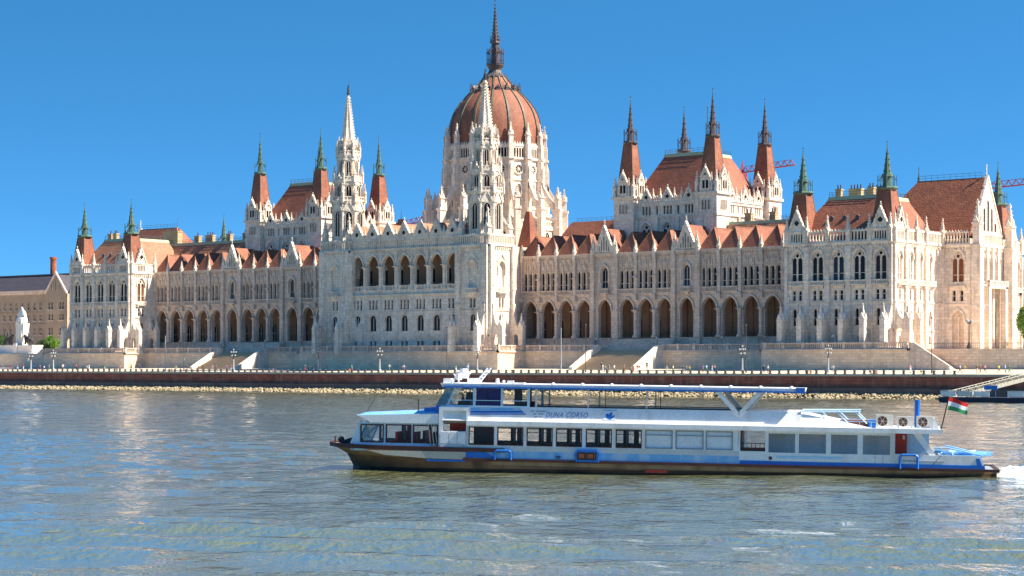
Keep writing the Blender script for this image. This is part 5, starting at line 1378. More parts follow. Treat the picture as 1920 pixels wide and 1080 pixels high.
for y in (.55, BM - .55): b.tube((bu(988), y, zu + .05), (bu(1380), y, zu + .05), .04, n=4)
for px in (1111, 1219): b.tube((bu(px), BM - .6, ze1), (bu(px), BM - .6, c0 + .02), .03, n=4)
build("deck_rail", b, BDARK, boat)
for y in (.25, BM - .45):
    b = MB()
    for pa in ((1341, 737), (1424, 737)):
        s0, z0_ = BL(1383, 779); s1, z1_ = BL(pa[0], 733)
        d = Vector((s1 - s0, 0, z1_ - z0_)).normalized(); nrm = Vector((-d.z, 0, d.x)) * .13
        c = [Vector((s0, 0, z0_)) - nrm, Vector((s1, 0, z1_)) - nrm, Vector((s1, 0, z1_)) + nrm, Vector((s0, 0, z0_)) + nrm]
        b.hexa([(v.x, y, v.z) for v in c], [(v.x, y + .22, v.z) for v in c])
    build("canopy_strut", b, BWHITE, boat)

# aft part: open side bays, white roof, deck gear
az0, az1 = bz(1520, 850), bz(1520, 814)
def aft(y, far):
    ops = [((bu(a) + bu(d)) / 2, bu(d) - bu(a), az0, az1, 'rect') for a, d in ((1440, 1490), (1497, 1548), (1557, 1607), (1617, 1668))]
    b = MB(); wall_band(b, bu(1434), bu(1677), sb0, ze0 + .02, ops, y=y, depth=-.12 if far else .12); return b
b = aft(0.0, False); af = build("aft_side", b, BWHITE, boat)
b = MB(); b.box(bu(1385), bu(1434), .02, .1, sb0, bz(1410, 846)); b.box(bu(1383), bu(1387), 0, .15, sb0, ze0); 
build("gate_panel", b, BWHITE, af)
b = MB(); b.box(bu(1386), bu(1390), .15, .3, bz(1400, 846), ze0)
build("gate_post", b, BWOOD, af)
b = MB()
for i in range(6): b.tube((bu(1392 + 8 * i), .06, bz(1400, 846)), (bu(1392 + 8 * i), .06, bz(1400, 831)), .025, n=4)
b.tube((bu(1387), .06, bz(1400, 831)), (bu(1434), .06, bz(1400, 831)), .03, n=4); b.box(bu(1387), bu(1434), .1, .14, bz(1400, 846), bz(1400, 839)); build("gate_rail", b, BSTRAKE, af)
b = MB(); b.box(bu(1434), bu(1730), 2.3, 2.36, sb0, ze0); b.box(bu(1385), bu(1390), 2.3, BM, sb0, ze0); build("inner_wall", b, BWHITE, boat)
b = MB(); b.box(bu(1385), bu(1850), .1, BM - .1, sb0 - .1, sb0 - .02); build("aft_floor", b, BGUN, boat)
b = MB(); b.box(bu(1455), bu(1580), -.05, .02, bz(1520, 861), bz(1520, 857)); build("side_fender_rail", b, BSKY, af)
b = MB(); b.ball(bu(1444), 0, bz(1444, 859), .12, n=8); build("porthole", b, BDARK, af)
for px in (1640, 1655):
    b = MB(); b.box(bu(px) - .012, bu(px) + .012, -.012, .01, sb0, az0 - .02); build("panel_seam", b, BGUN, af)
b = MB(); b.box(bu(1386), bu(1846), -.03, .04, sb0, sb0 + .22); build("blue_waterway_strip", b, BBLUE, boat)
b = MB(); b.box(bu(1678), bu(1700), .9, 1.0, sb0, ze0); build("red_door", b, BRED, boat)
b = MB(); b.box(bu(1692), bu(1696), .86, .9, ze0 - .4, ze0 - .15); build("door_window", b, BPANEL, boat)
# stern quarter
b = MB(); zq0 = bz(1760, 854)
b.extr([(bu(1677), sb0), (bu(1848), sb0), (bu(1838), bz(1838, 856)), (bu(1745), zq0), (bu(1677), bz(1677, 851))], 'y', .02, .14); b.extr([(bu(1677), sb0), (bu(1848), sb0), (bu(1838), bz(1838, 856)), (bu(1745), zq0), (bu(1677), bz(1677, 851))], 'y', BM - .14, BM - .02)
b.hexa([(bu(1848), .05, sb0), (bu(1848), BM - .05, sb0), (bu(1844), BM - .05, sb0), (bu(1844), .05, sb0)], [(bu(1838), .05, bz(1838, 856)), (bu(1838), BM - .05, bz(1838, 856)), (bu(1834), BM - .05, bz(1838, 856)), (bu(1834), .05, bz(1838, 856))])
sq = build("stern_bulwark", b, BWHITE, boat)
b = MB(); b.extr([(bu(1832), sb0 + .15), (bu(1843), sb0 + .05), (bu(1836), bz(1836, 860)), (bu(1829), bz(1829, 860))], 'y', -.02, .015); build("blue_stern_panel", b, BBLUE, sq); b = MB(); b.box(bu(1692), bu(1770), -.03, .018, bz(1730, 866), bz(1730, 864.5)); build("side_seam", b, BGUN, sq)
for y in (.1, BM - .3):
    s0, z0_ = BL(1710, 812); s1, z1_ = BL(1752, 856)
    b = MB(); b.extr([(s0, z0_), (s0 + .5, z0_), (s1 + .1, z1_), (s1 - .28, z1_)], 'y', y, y + .2)
    build("stern_brace", b, BWHITE, boat)
b = MB(); b.box(bu(1700), bu(1742), 1.4, 1.46, bz(1720, 853), ze0); build("stern_screen", b, BSKY, boat)
rs = random.Random(4)
b = MB()
for i in range(16):
    s = bu(1748) + rs.random() * 3.0; y = .4 + rs.random() * 4.5; z = zq0 + .05 + rs.random() * .3 * (1 - (s - bu(1748)) / 4)
    b.tube((s, y, z), (s + rs.uniform(.4, 1.2), y + rs.uniform(-.5, .5), z + rs.uniform(-.12, .08)), .09, n=5)
b.tube((bu(1750), .3, zq0 + .45), (bu(1775), .3, zq0 + .48), .05); b.tube((bu(1775), .3, zq0 + .48), (bu(1843), .3, zq0 + .02), .05); b.tube((bu(1775), 3.3, zq0 + .5), (bu(1843), 3.3, zq0 + .02), .05); b.box(bu(1760), bu(1842), .2, BM - .2, zq0 - .15, zq0 + .02)
build("rope_and_tarpaulin", b, BLIGHT, boat)
b = MB(); b.tube((bu(1764), .02, zq0), (bu(1748), .0, sb0 + .2), .015, n=3); build("stay_wire", b, BDARK, boat)
# blue fender hoops and the display box
for a, d, p0, p1 in ((928, 958, 845, 862), (1687, 1720, 853, 879)):
    b = MB(); zb, zt_ = bz((a + d) / 2, p1), bz((a + d) / 2, p0)
    b.tube((bu(a), -.15, zb), (bu(a), -.15, zt_ - .1), .08); b.tube((bu(d), -.15, zb), (bu(d), -.15, zt_ - .1), .08); b.tube((bu(a), -.15, zt_ - .1), (bu(a) + .12, -.15, zt_), .08); b.tube((bu(d), -.15, zt_ - .1), (bu(d) - .12, -.15, zt_), .08); b.tube((bu(a) + .1, -.15, zt_), (bu(d) - .1, -.15, zt_), .08)
    build("fender_hoop", b, BBLUE, boat)
b = MB(); zb, zt_ = bz(1100, 866), bz(1100, 843)
b.extr([(bu(1080), zb), (bu(1123), zb), (bu(1124), zt_ - .2), (bu(1119), zt_), (bu(1083), zt_), (bu(1078), zt_ - .2)], 'y', -.28, -.02); bx = build("display_box", b, BBLUE, boat)
b = MB(); b.box(bu(1083), bu(1119), -.31, -.285, zb + .14, zt_ - .16); build("display_screen", b, BDARK, bx)
b = MB()
for px in (1087.5, 1091, 1094.5, 1104, 1107.5, 1111): b.box(bu(px) - .05, bu(px) + .05, -.325, -.312, zb + .24, zt_ - .27)
for px in (1091, 1107.5): b.box(bu(px) - .17, bu(px) + .17, -.324, -.312, zb + .4, zb + .45)
b.box(bu(1115), bu(1116), -.324, -.312, zb + .2, zt_ - .22); b.box(bu(1099), bu(1099.8), -.324, -.312, zb + .2, zt_ - .22)
build("display_marks", b, ORANGE, bx)
b = MB(); b.box(bu(1041), bu(1051), -.1, -.02, zl - .32, zl - .27); b.tube((bu(1044), -.06, zl - .45), (bu(1044), -.06, zl - .3), .03, n=4); b.tube((bu(1048), -.06, zl - .45), (bu(1048), -.06, zl - .3), .03, n=4); build("mooring_cleat", b, BDARK, boat)

# aft roof
r0 = bz(1440, 800); r1 = bz(1440, 770)
b = MB(); b.hexa([(bu(1380), .12, ze1 - .05), (bu(1640), .12, ze1 - .05), (bu(1640), BM - .12, ze1 - .05), (bu(1380), BM - .12, ze1 - .05)], [(bu(1385), .5, zu - .02), (bu(1495), .5, zu - .05), (bu(1495), BM - .5, zu - .05), (bu(1385), BM - .5, zu - .02)])
build("aft_roof", b, BWHITE, boat)
b = MB(); b.box(bu(1510), bu(1640), 1.2, BM - 1.2, ze1, ze1 + .38); build("deck_bench", b, BWOOD, boat)
s0, zz = BL(1497, 772); s1, zz2 = BL(1612, 773)
for y in (.4, BM - .4):
    b = MB()
    b.tube((s0, y, zz), (s1, y, zz2 + .02), .05)
    for px in (1533, 1568, 1602): s, z = BL(px, 773); e2, z2 = BL(px + 22, 795); b.tube((s, y, z), (e2, y, z2), .04)
    for px in (1520, 1548, 1580, 1610, 1632): b.tube((bu(px), y, ze1), (bu(px), y, ze1 + .42), .03, n=4)
    b.tube((bu(1515), y, ze1 + .42), (bu(1640), y, ze1 + .36), .03, n=4)
    build("deck_railing", b, BSKY, boat)
b = MB(); b.box(bu(1627), bu(1641), .8, 2.6, ze1, ze1 + .45); build("blue_locker", b, BBLUE, boat)
def ac(px0, px1, p0):
    zb = ze1 + .02; zt_ = bz((px0 + px1) / 2, p0, .8); w = bu(px1, .8) - bu(px0, .8)
    b = MB(); b.box(0, w, 0, .45, .1, zt_ - zb); b.box(.05, .15, 0, .45, 0, .1); b.box(w - .15, w - .05, 0, .45, 0, .1)
    o = build("air_conditioner", b, M("ac_cream", (.70, .68, .60), (.62, .60, .54), .6, .5), boat, (bu(px0, .8), .8, zb))
    R = (zt_ - zb) * .38; cx_, cz_ = w * .38, (zt_ - zb) * .52
    f = MB(); f.poly([(cx_ + R * math.cos(t), -.008, cz_ + R * math.sin(t)) for t in [i * math.pi / 10 for i in range(20)]])
    ringv(f, cx_, cz_, R, R * 1.08, -.05, .0, 1, 18); ringv(f, cx_, cz_, .01, R * .25, -.04, -.01, 1, 8)
    for k in range(6): t = k * math.pi / 3; f.tube((cx_, -.03, cz_), (cx_ + R * math.cos(t), -.03, cz_ + R * math.sin(t)), .018, n=3, m=1)
    build("fan_grille", f, [BWOOD, BBEIGE], o)
ac(1641, 1673, 778); ac(1680, 1711, 781); ac(1717, 1748, 780.5)
b = MB(); b.extr([(bu(1748), ze1), (bu(1760), ze1), (bu(1752), ze1 + .65), (bu(1748), ze1 + .7)], 'y', .8, BM - .8); b.box(bu(1700), bu(1745), .5, 1.4, ze1 - .01, ze1 + .06); build("aft_coaming", b, BWHITE, boat)
b = MB(); b.ngon(bu(1718, 2), 2.0, ze1, bz(1718, 752, 2), .17, .17, 10); b.ngon(bu(1718, 2), 2.0, bz(1718, 752, 2), bz(1718, 750, 2), .2, .2, 10); build("exhaust_funnel", b, BBLUE, boat)
# flag
s0, z0_ = BL(1763, 806); s1, z1_ = BL(1778, 744)
b = MB(); b.tube((s0, .6, z0_ - .1), (s1, .6, z1_), .045, .035, 6); b.tube((s0 - .05, .6, z0_ + .1), (s0 + .35, .6, z0_ + .12), .03, n=4); fp = build("flag_pole", b, BDARK, boat)
FR, FW, FG = M("flag_red", (.62, .02, .02)), M("flag_white", (.72, .74, .78)), M("flag_green", (.03, .26, .10))
def flag():
    b = MB(); nx, nz_ = 14, 9
    tl, tr_, bl, br = BL(1778, 744), BL(1814, 756), BL(1775.5, 769), BL(1813, 777)
    P = {}
    for i in range(nx + 1):
        for j in range(nz_ + 1):
            f, g = i / nx, j / nz_
            s = (tl[0] * (1 - f) + tr_[0] * f) * (1 - g) + (bl[0] * (1 - f) + br[0] * f) * g
            z = (tl[1] * (1 - f) + tr_[1] * f) * (1 - g) + (bl[1] * (1 - f) + br[1] * f) * g
            P[i, j] = (s, .6 + .12 * math.sin(f * 7.5 + g * 1.2) * f ** .5, z + .05 * math.sin(f * 6) * f)
    for i in range(nx):
        for j in range(nz_): b.poly([P[i, j], P[i, j + 1], P[i + 1, j + 1], P[i + 1, j]], j * 3 // nz_)
    return b
build("flag", flag(), [FR, FW, FG], fp)
# wake foam at the stern
FOAM = M("white_foam", (.85, .87, .86), (.70, .74, .72), 1.2, .7, bump=.6)
def foam(name, s0, s1, y0, y1, h, label, seed):
    b = MB(); nx, ny = 44, 26; rs = random.Random(seed); P = {}
    for i in range(nx + 1):
        for j in range(ny + 1):
            f, g = i / nx, j / ny; s, y = s0 + (s1 - s0) * f, y0 + (y1 - y0) * g
            e = math.sin(math.pi * g) ** .6 * min(1, f * 5) * (1 - f) ** .7
            nz_ = mnoise.noise(Vector((s * .9, y * .9, seed))) + .6 * mnoise.noise(Vector((s * 2.3, y * 2.3, seed + 3)))
            z = h * e * (.75 + .65 * nz_) - .07 + .1 * e * mnoise.noise(Vector((s * 5, y * 5, 1)))
            w = BA + BE * s + BN * y; P[i, j] = (w.x, w.y, z)
    for i in range(nx):
        for j in range(ny): b.poly([P[i, j], P[i + 1, j], P[i + 1, j + 1], P[i, j + 1]])
    return tag(build(name, b, FOAM, smooth=True), label, "foam", kind="stuff")
foam("wake_foam", 40.9, 49.5, .0, 6.6, .95, "white churned wake foam behind the boat stern", 2)
# ------------------------------------------------------------------ promenade furniture
def promz(y): return 4.97 + (y - YQ) / 34.0 * 1.13
def boll():
    b = MB(); b.ngon(0, 0, 0, .12, .36, .36, 8); b.ngon(0, 0, .12, .5, .26, .22, 8); b.ngon(0, 0, .5, .66, .32, .34, 8); b.ngon(0, 0, .66, .76, .34, .2, 8)
    return b.mesh("bollard", [DARKMETAL])
bm_ = boll(); x = fx(-12, -27.2)
while x < 168:
    tag(link("bollard", bm_, None, (x, -27.2, 5.0)), "short dark iron bollard in the row along the quay edge", "bollard", "bollards along the quay edge"); x += 2.25
LAMPW = M("lamp_white_paint", (.48, .49, .50), (.40, .42, .44), .5, .5)
GLOBE = M("milky_lamp_globe", (.50, .50, .48), (.42, .42, .42), .5, .3)
def place(px, y): return (fx(px, y), y, promz(y))
def candelabra():
    b = MB(); b.ngon(0, 0, 0, .5, .42, .36, 8); b.ngon(0, 0, .5, 3.2, .2, .15, 8); return b.mesh("pedestal_post", [LAMPW])
def cand_head():
    b = MB(); b.tube((0, 0, 3.2), (0, 0, 5.6), .1, .07, 6); b.ngon(0, 0, 3.15, 3.4, .22, .22, 8)
    for k, z in enumerate((3.9, 4.8)):
        for i in range(4): a = i * math.pi / 2 + k * .78; b.tube((0, 0, z), (.62 * math.cos(a), .62 * math.sin(a), z + .12), .05, n=5)
    return b.mesh("lamp_arms", [DARKMETAL])
def globe(r=.22):
    b = MB(); b.ball(0, 0, 0, r, n=8, k=6); return b.mesh("lamp_globe", [GLOBE])
mp_, mh_, mg_ = candelabra(), cand_head(), globe()
near = {58: "right of the white monument's base at the left", 100: "in front of the green bush", 438: "in front of the left staircase", 597: "below the left end of the central loggia", 712: "below the loggia's second window", 895: "below the right white tower", 1392: "between the right staircase and the right pavilion", 1553: "below the middle of the right pavilion"}
for px, w in near.items():
    o = bpy.data.objects.new("candelabra_lamp", None); COL.objects.link(o); o.location = place(px, -19)
    tag(o, "candelabra street lamp with clustered globes " + w, "street lamp", "candelabra lamps on the promenade")
    link("pedestal_post", mp_, o); link("lamp_arms", mh_, o)
    for k, z in enumerate((4.15, 5.05)):
        for i in range(4): a = i * math.pi / 2 + k * .78; link("lamp_globe", mg_, o, (.62 * math.cos(a), .62 * math.sin(a), z))
    link("lamp_globe", mg_, o, (0, 0, 5.75))
def pole(px, h, mat, label, white):
    b = MB(); b.ngon(0, 0, 0, .6, .2, .16, 8); b.ngon(0, 0, .6, h, .12 if white else .09, .08, 8)
    o = tag(build("mast", b, mat, None, place(px, -22)), label, "pole")
    b = MB()
    if not white: b.ngon(0, 0, h, h + .12, .1, .3, 8); b.ball(0, 0, h + .25, .2, n=8, k=5); build("lamp_head", b, DARKMETAL, o)
    else: b.ngon(0, 0, h, h + .2, .12, .05, 8); build("cap", b, LAMPW, o)
for px, h, wh, lb in ((310, 9.6, 1, "tall plain white pole before the left arcade"), (1052, 10.2, 1, "tall plain white pole just left of the right staircase"), (345, 10.2, 0, "thin dark lamp pole near the left staircase"), (601, 11.5, 0, "thin dark lamp pole beside a candelabra at the central block's left end"), (838, 10.8, 0, "thin dark lamp pole before the right loggia windows"), (1098, 10.8, 0, "thin dark lamp pole at the foot of the right staircase"), (1399, 10.2, 0, "thin dark lamp pole left of the right pavilion"), (1747, 11.2, 0, "thin dark lamp pole right of the side stair")):
    pole(px, h, LAMPW if wh else DARKMETAL, lb, wh)
def tlamp():
    b = MB(); b.ngon(0, 0, 0, .4, .28, .22, 8); b.ngon(0, 0, .4, 2.7, .1, .07, 6); return b.mesh("post", [DARKMETAL])
tm_ = tlamp(); tg_ = globe(.34)
for px, y, lb in ((415, 5.6, "at the left staircase's top left"), (497, 6, "on the left terrace right of the stairs"), (535, 6, "before the left wing's inner gable bay"), (697, -5.6, "before the loggia's second bay"), (790, -5.6, "before the loggia's fifth bay"), (1040, 6, "on the right terrace's left part"), (1118, 6, "at the right staircase's top left"), (1232, 6, "at the right staircase's top right"), (1354, 6, "midway between right staircase and pavilion"), (1434, 6, "close to the right pavilion's left corner"), (1562, -2.5, "between the right pavilion's piers")):
    o = bpy.data.objects.new("terrace_lamp", None); COL.objects.link(o); o.location = (fx(px, y), y, ZT + .01)
    tag(o, "small globe lamp on the terrace " + lb, "lamp", "globe lamps on the terrace"); link("post", tm_, o); link("lamp_globe", tg_, o, (0, 0, 3.0))
b = MB()
xx = 147
while xx < 176: b.tube((xx, 1.7 + .6, ZT), (xx, 2.3, ZT + 1.25), .035, n=4); xx += .45
b.tube((147, 2.3, ZT + 1.2), (176, 2.3, ZT + 1.2), .05, n=4); b.tube((147, 2.3, ZT + .15), (176, 2.3, ZT + .15), .05, n=4)
tag(build("iron_railing", b, DARKMETAL), "dark iron railing on the terrace edge at the far right", "railing")
b = MB(); b.ngon(0, 0, 0, .8, .6, .5, 8); b.ngon(0, 0, .8, 1.4, .35, .25, 8); b.ngon(0, 0, 1.4, 5.4, .14, .1, 8); b.ngon(0, 0, 5.4, 5.7, .4, .5, 8)
o = tag(build("ornate_lamp", b, DARKMETAL, None, (fx(1817, 3.2), 3.2, ZT)), "large ornate dark lamp standing before the gabled end wall", "street lamp"); 
for i in range(4): link("lamp_globe", tg_, o, (.55 * math.cos(i * 1.57), .55 * math.sin(i * 1.57), 6.0))
# round notice discs
for px, lb in ((197, "white round sign low against the wall near the left stair"), (53, "white round sign below the white monument")):
    b = MB(); b.tube((0, 0, 0), (0, 0, 2.6), .05, n=6); 
    o = tag(build("round_sign", b, DARKMETAL, None, place(px if px != 197 else 344, -12)), lb, "sign"); b = MB(); b.ngon(0, 0, -.06, .06, .55, .55, 14); d = build("sign_disc", b, GLOBE, o, (0, -.1, 2.9)); d.rotation_euler = (math.pi / 2, 0, 0)

# ------------------------------------------------------------------ people on the promenade
def person_mesh(pose):
    if pose == 'stand': J = [((0, 0, .95), .13, 't'), ((0, 0, 1.2), .135, 's'), ((0, 0, 1.42), .15, 's'), ((0, 0, 1.53), .06, 'k'), ((0, -.02, 1.66), .095, 'k'), ((0, 0, 1.74), .09, 'h'), ((.1, 0, .9), .095, 't'), ((.11, -.02, .5), .07, 't'), ((.12, 0, .08), .05, 'b'), ((.12, -.16, .04), .045, 'b'), ((-.1, 0, .9), .095, 't'), ((-.11, -.02, .5), .07, 't'), ((-.12, 0, .08), .05, 'b'), ((-.12, -.16, .04), .045, 'b'), ((.2, 0, 1.4), .065, 's'), ((.26, .02, 1.13), .05, 's'), ((.25, -.08, .87), .035, 'k'), ((-.2, 0, 1.4), .065, 's'), ((-.26, .02, 1.13), .05, 's'), ((-.25, -.08, .87), .035, 'k')]
    elif pose == 'walk': J = [((0, 0, .93), .13, 't'), ((0, -.02, 1.18), .135, 's'), ((0, -.04, 1.40), .15, 's'), ((0, -.05, 1.51), .06, 'k'), ((0, -.08, 1.64), .095, 'k'), ((0, -.06, 1.72), .09, 'h'), ((.1, 0, .88), .095, 't'), ((.1, -.2, .5), .07, 't'), ((.1, -.3, .1), .05, 'b'), ((.1, -.46, .07), .045, 'b'), ((-.1, 0, .88), .095, 't'), ((-.1, .1, .48), .07, 't'), ((-.1, .36, .14), .05, 'b'), ((-.1, .24, .05), .045, 'b'), ((.2, -.04, 1.38), .065, 's'), ((.25, .14, 1.14), .05, 's'), ((.24, .12, .9), .035, 'k'), ((-.2, -.04, 1.38), .065, 's'), ((-.25, -.16, 1.14), .05, 's'), ((-.22, -.34, 1.0), .035, 'k')]
    else: J = [((0, .1, .12), .15, 't'), ((0, .14, .4), .14, 's'), ((0, .12, .62), .15, 's'), ((0, .1, .73), .06, 'k'), ((0, .07, .86), .095, 'k'), ((0, .09, .94), .09, 'h'), ((.12, 0, .12), .1, 't'), ((.14, -.38, .18), .075, 't'), ((.14, -.46, -.18), .05, 'b'), ((.14, -.6, -.24), .045, 'b'), ((-.12, 0, .12), .1, 't'), ((-.14, -.38, .18), .075, 't'), ((-.14, -.46, -.18), .05, 'b'), ((-.14, -.6, -.24), .045, 'b'), ((.2, .1, .6), .065, 's'), ((.28, .06, .34), .05, 's'), ((.2, -.16, .26), .035, 'k'), ((-.2, .1, .6), .065, 's'), ((-.28, .06, .34), .05, 's'), ((-.2, -.16, .26), .035, 'k')]
    Ed = [(0, 1), (1, 2), (2, 3), (3, 4), (4, 5), (0, 6), (6, 7), (7, 8), (8, 9), (0, 10), (10, 11), (11, 12), (12, 13), (2, 14), (14, 15), (15, 16), (2, 17), (17, 18), (18, 19)]
    me = bpy.data.meshes.new("p"); me.from_pydata([j[0] for j in J], Ed, [])
    o = bpy.data.objects.new("p", me); COL.objects.link(o)
    o.modifiers.new("s", 'SKIN'); sub = o.modifiers.new("d", 'SUBSURF'); sub.levels = 1
    sk = me.skin_vertices[0].data
    for i, j in enumerate(J): sk[i].radius = (j[1], j[1] * (.75 if j[2] in 'st' and i < 3 else 1)); sk[i].use_root = (i == 0)
    dg = bpy.context.evaluated_depsgraph_get(); m = bpy.data.meshes.new_from_object(o.evaluated_get(dg)); m.name = "person"
    bpy.data.objects.remove(o)
    for i in range(5): m.materials.append(SKIN)
    idx = {'k': 0, 'h': 1, 's': 2, 't': 3, 'b': 4}
    P = [Vector(j[0]) for j in J]
    for p in m.polygons:
        c = p.center; k = min(range(len(J)), key=lambda i: (c - P[i]).length)
        r = J[k][2]
        if r == 'k' and k == 4 and c.z > P[4].z + .03: r = 'h'
        if r == 'k' and k == 4 and c.y > P[4].y + .03: r = 'h'
        p.material_index = idx[r]; p.use_smooth = True
    return m
SKIN = M("skin", (.55, .33, .22))
cloth = {"red": (.50, .03, .03), "white": (.75, .75, .74), "navy": (.02, .03, .10), "black": (.015, .015, .018), "pink": (.65, .25, .30), "orange": (.65, .22, .06), "violet": (.22, .10, .32), "light blue": (.30, .48, .68), "grey": (.25, .25, .26), "green": (.08, .22, .10), "brown": (.18, .09, .05), "cream": (.66, .58, .44), "yellow": (.65, .5, .1)}
CM = {k: M("cloth_" + k.replace(" ", "_"), v) for k, v in cloth.items()}
HAIR = [M("dark_hair", (.03, .02, .015)), M("blond_hair", (.40, .26, .12)), M("grey_hair", (.4, .4, .4))]
PM = {p: person_mesh(p) for p in ('stand', 'walk', 'sit')}
def landmark(px):
    for lim, t in ((120, "below the white monument"), (260, "below the left pavilion"), (360, "left of the left stairs"), (500, "at the left stairs"), (610, "left of the central block"), (760, "under the loggia's left half"), (900, "under the loggia's right half"), (1060, "below the right white tower"), (1240, "at the right stairs"), (1400, "between right stairs and pavilion"), (1560, "below the right pavilion's left half"), (1700, "below the right pavilion's right half"), (1800, "at the side stair"), (2000, "near the gangway")):
        if px < lim: return t
spots = [5, 20, 33, 44, 75, 83, 92, 118, 143, 163, 167, 185, 196, 219, 225, 262, 297, 322, 330, 338, 352, 372, 380, 398, 405, 413, 425, 433, 512, 572, 578, 585, 592, 613, 655, 660, 712, 730, 757, 813, 855, 877, 960, 1010, 1130, 1135, 1142, 1152, 1170, 1187, 1195, 1199, 1250, 1262, 1280, 1287, 1293, 1318, 1325, 1335, 1340, 1432, 1440, 1512, 1520, 1562, 1632, 1643, 1707, 1727, 1781, 1800, 1809, 1832, 1838, 1847, 1873, 1885, 1893]
prng = random.Random(21); seen_lab = set(); names = list(cloth)
fixed = {143: "red", 163: "white", 33: "violet", 613: "red", 655: "orange", 757: "white", 813: "orange", 1195: "red", 1318: "violet", 1335: "pink", 1432: "black", 1562: "white", 1781: "white", 1800: "light blue"}
for px in spots:
    sit = px in (185, 219, 322, 338, 413, 512, 655, 813, 960, 1010, 1512, 1520, 1632, 1643, 1727)
    y = -26.6 if sit else prng.uniform(-26.2, -17)
    pose = 'sit' if sit else prng.choice(['stand', 'walk', 'walk'])
    for tries in range(200):
        top = fixed.get(px) or prng.choice(names); bot = prng.choice(["navy", "black", "grey", "brown", "light blue", "cream", "white", "green", "red"])
        lab = "person in %s top and %s trousers %s %s" % (top, bot, {'sit': "sitting", 'walk': "walking", 'stand': "standing"}[pose], landmark(px))
        if lab not in seen_lab: break
    seen_lab.add(lab)
    o = link("person", PM[pose], None, (fx(px, y), y, promz(y) - (0 if not sit else -.04)), prng.uniform(0, 6.28) if pose != 'sit' else prng.uniform(-.4, .4) + TH, (1, 1, 1))
    k = prng.uniform(.96, 1.06); o.scale = (k, k, k)
    if sit: o.location.z = 5.03
    for i, mt in enumerate((SKIN, prng.choice(HAIR), CM[top], CM[bot], CM["black"])):
        o.material_slots[i].link = 'OBJECT'; o.material_slots[i].material = mt
    tag(o, lab, "person", "people on the promenade")
# two people on the right staircase parapet
for px, zz, yy, top, lb in ((1098, 8.3, -1.0, "orange", "person in orange top climbing beside the right staircase's left parapet"), (1213, 7.2, -7.8, "black", "person in black top standing by the right staircase's right parapet"), (1128, 5.8, -9.5, "navy", "tall dark figure standing at the foot of the right staircase")):
    o = link("person", PM['stand'], None, (fx(px, yy), yy, promz(yy)), 1.0, (1.15, 1.15, 1.15)); tag(o, lb, "person", "people on the promenade")
    for i, mt in enumerate((SKIN, HAIR[0], CM[top], CM["black"], CM["black"])): o.material_slots[i].link = 'OBJECT'; o.material_slots[i].material = mt

# ------------------------------------------------------------------ white monument at the far left
MY = 9.0
mx0 = fx(42, MY)
mon = bpy.data.objects.new("stone_monument", None); COL.objects.link(mon); mon.location = (mx0, MY, ZT); tag(mon, "white stone monument with a seated figure between dark bronze groups", "monument")
MARB = M("white_marble", (.84, .82, .76), (.74, .72, .66), .4, .7)
def mz(py): return fz(42, py, MY) - ZT
def mw(px): return fx(px, MY) - mx0
b = MB(); b.box(mw(8), mw(70), -2, 2, 0, mz(648)); b.box(mw(8) - .2, mw(70) + .2, -2.2, 2.2, mz(650), mz(648) + .12); b.box(mw(37), mw(43), -2.6, 2, 0, mz(644)); build("plinth", b, MARB, mon)
b = MB(); b.hexa([(mw(37), -1, mz(648)), (mw(46), -1, mz(648)), (mw(46), 1, mz(648)), (mw(37), 1, mz(648))], [(mw(34.5), -1.2, mz(606)), (mw(50), -1.2, mz(606)), (mw(50), 1.2, mz(606)), (mw(34.5), 1.2, mz(606))])
for q in (37, 41.5, 46): b.ngon(mw(q), -1.15, mz(648), mz(606), .3, .4, 6)
build("pier", b, MARB, mon)
def skinned(J, E, mats, name, parent, loc=(0, 0, 0), lev=2):
    me = bpy.data.meshes.new(name); me.from_pydata([j[0] for j in J], E, []); o = bpy.data.objects.new(name, me); COL.objects.link(o)
    o.modifiers.new("s", 'SKIN'); sub = o.modifiers.new("d", 'SUBSURF'); sub.levels = lev; sub.render_levels = lev
    for i, j in enumerate(J): me.skin_vertices[0].data[i].radius = (j[1], j[1]); me.skin_vertices[0].data[i].use_root = (i == 0)
    dg = bpy.context.evaluated_depsgraph_get(); m = bpy.data.meshes.new_from_object(o.evaluated_get(dg)); bpy.data.objects.remove(o)
    m.materials.clear(); m.materials.append(mats)
    for p in m.polygons: p.use_smooth = True
    return link(name, m, parent, loc)
zt_ = mz(601); cw_ = mw(43)
J = [((0, 0, .6), 2.1), ((0, -.1, 2.1), 1.5), ((0, -.2, 3.5), .95), ((0, -.2, 4.2), .35), ((0, -.35, 4.75), .5), ((1.0, -.2, 3.4), .5), ((1.6, -.8, 2.2), .45), ((-1.0, -.2, 3.4), .5), ((-1.7, -.6, 2.3), .45), ((.9, -1.4, 1.2), .7), ((1.0, -1.8, .2), .6), ((-.9, -1.4, 1.2), .7), ((-1.0, -1.8, .2), .6), ((-1.9, .3, .8), .8), ((1.9, .2, .7), .8)]
skinned(J, [(0, 1), (1, 2), (2, 3), (3, 4), (2, 5), (5, 6), (2, 7), (7, 8), (0, 9), (9, 10), (0, 11), (11, 12), (0, 13), (0, 14)], MARB, "seated_figure", mon, (mw(42), 0, zt_ - 1.6)).scale = (1.0, .8, 1.25)
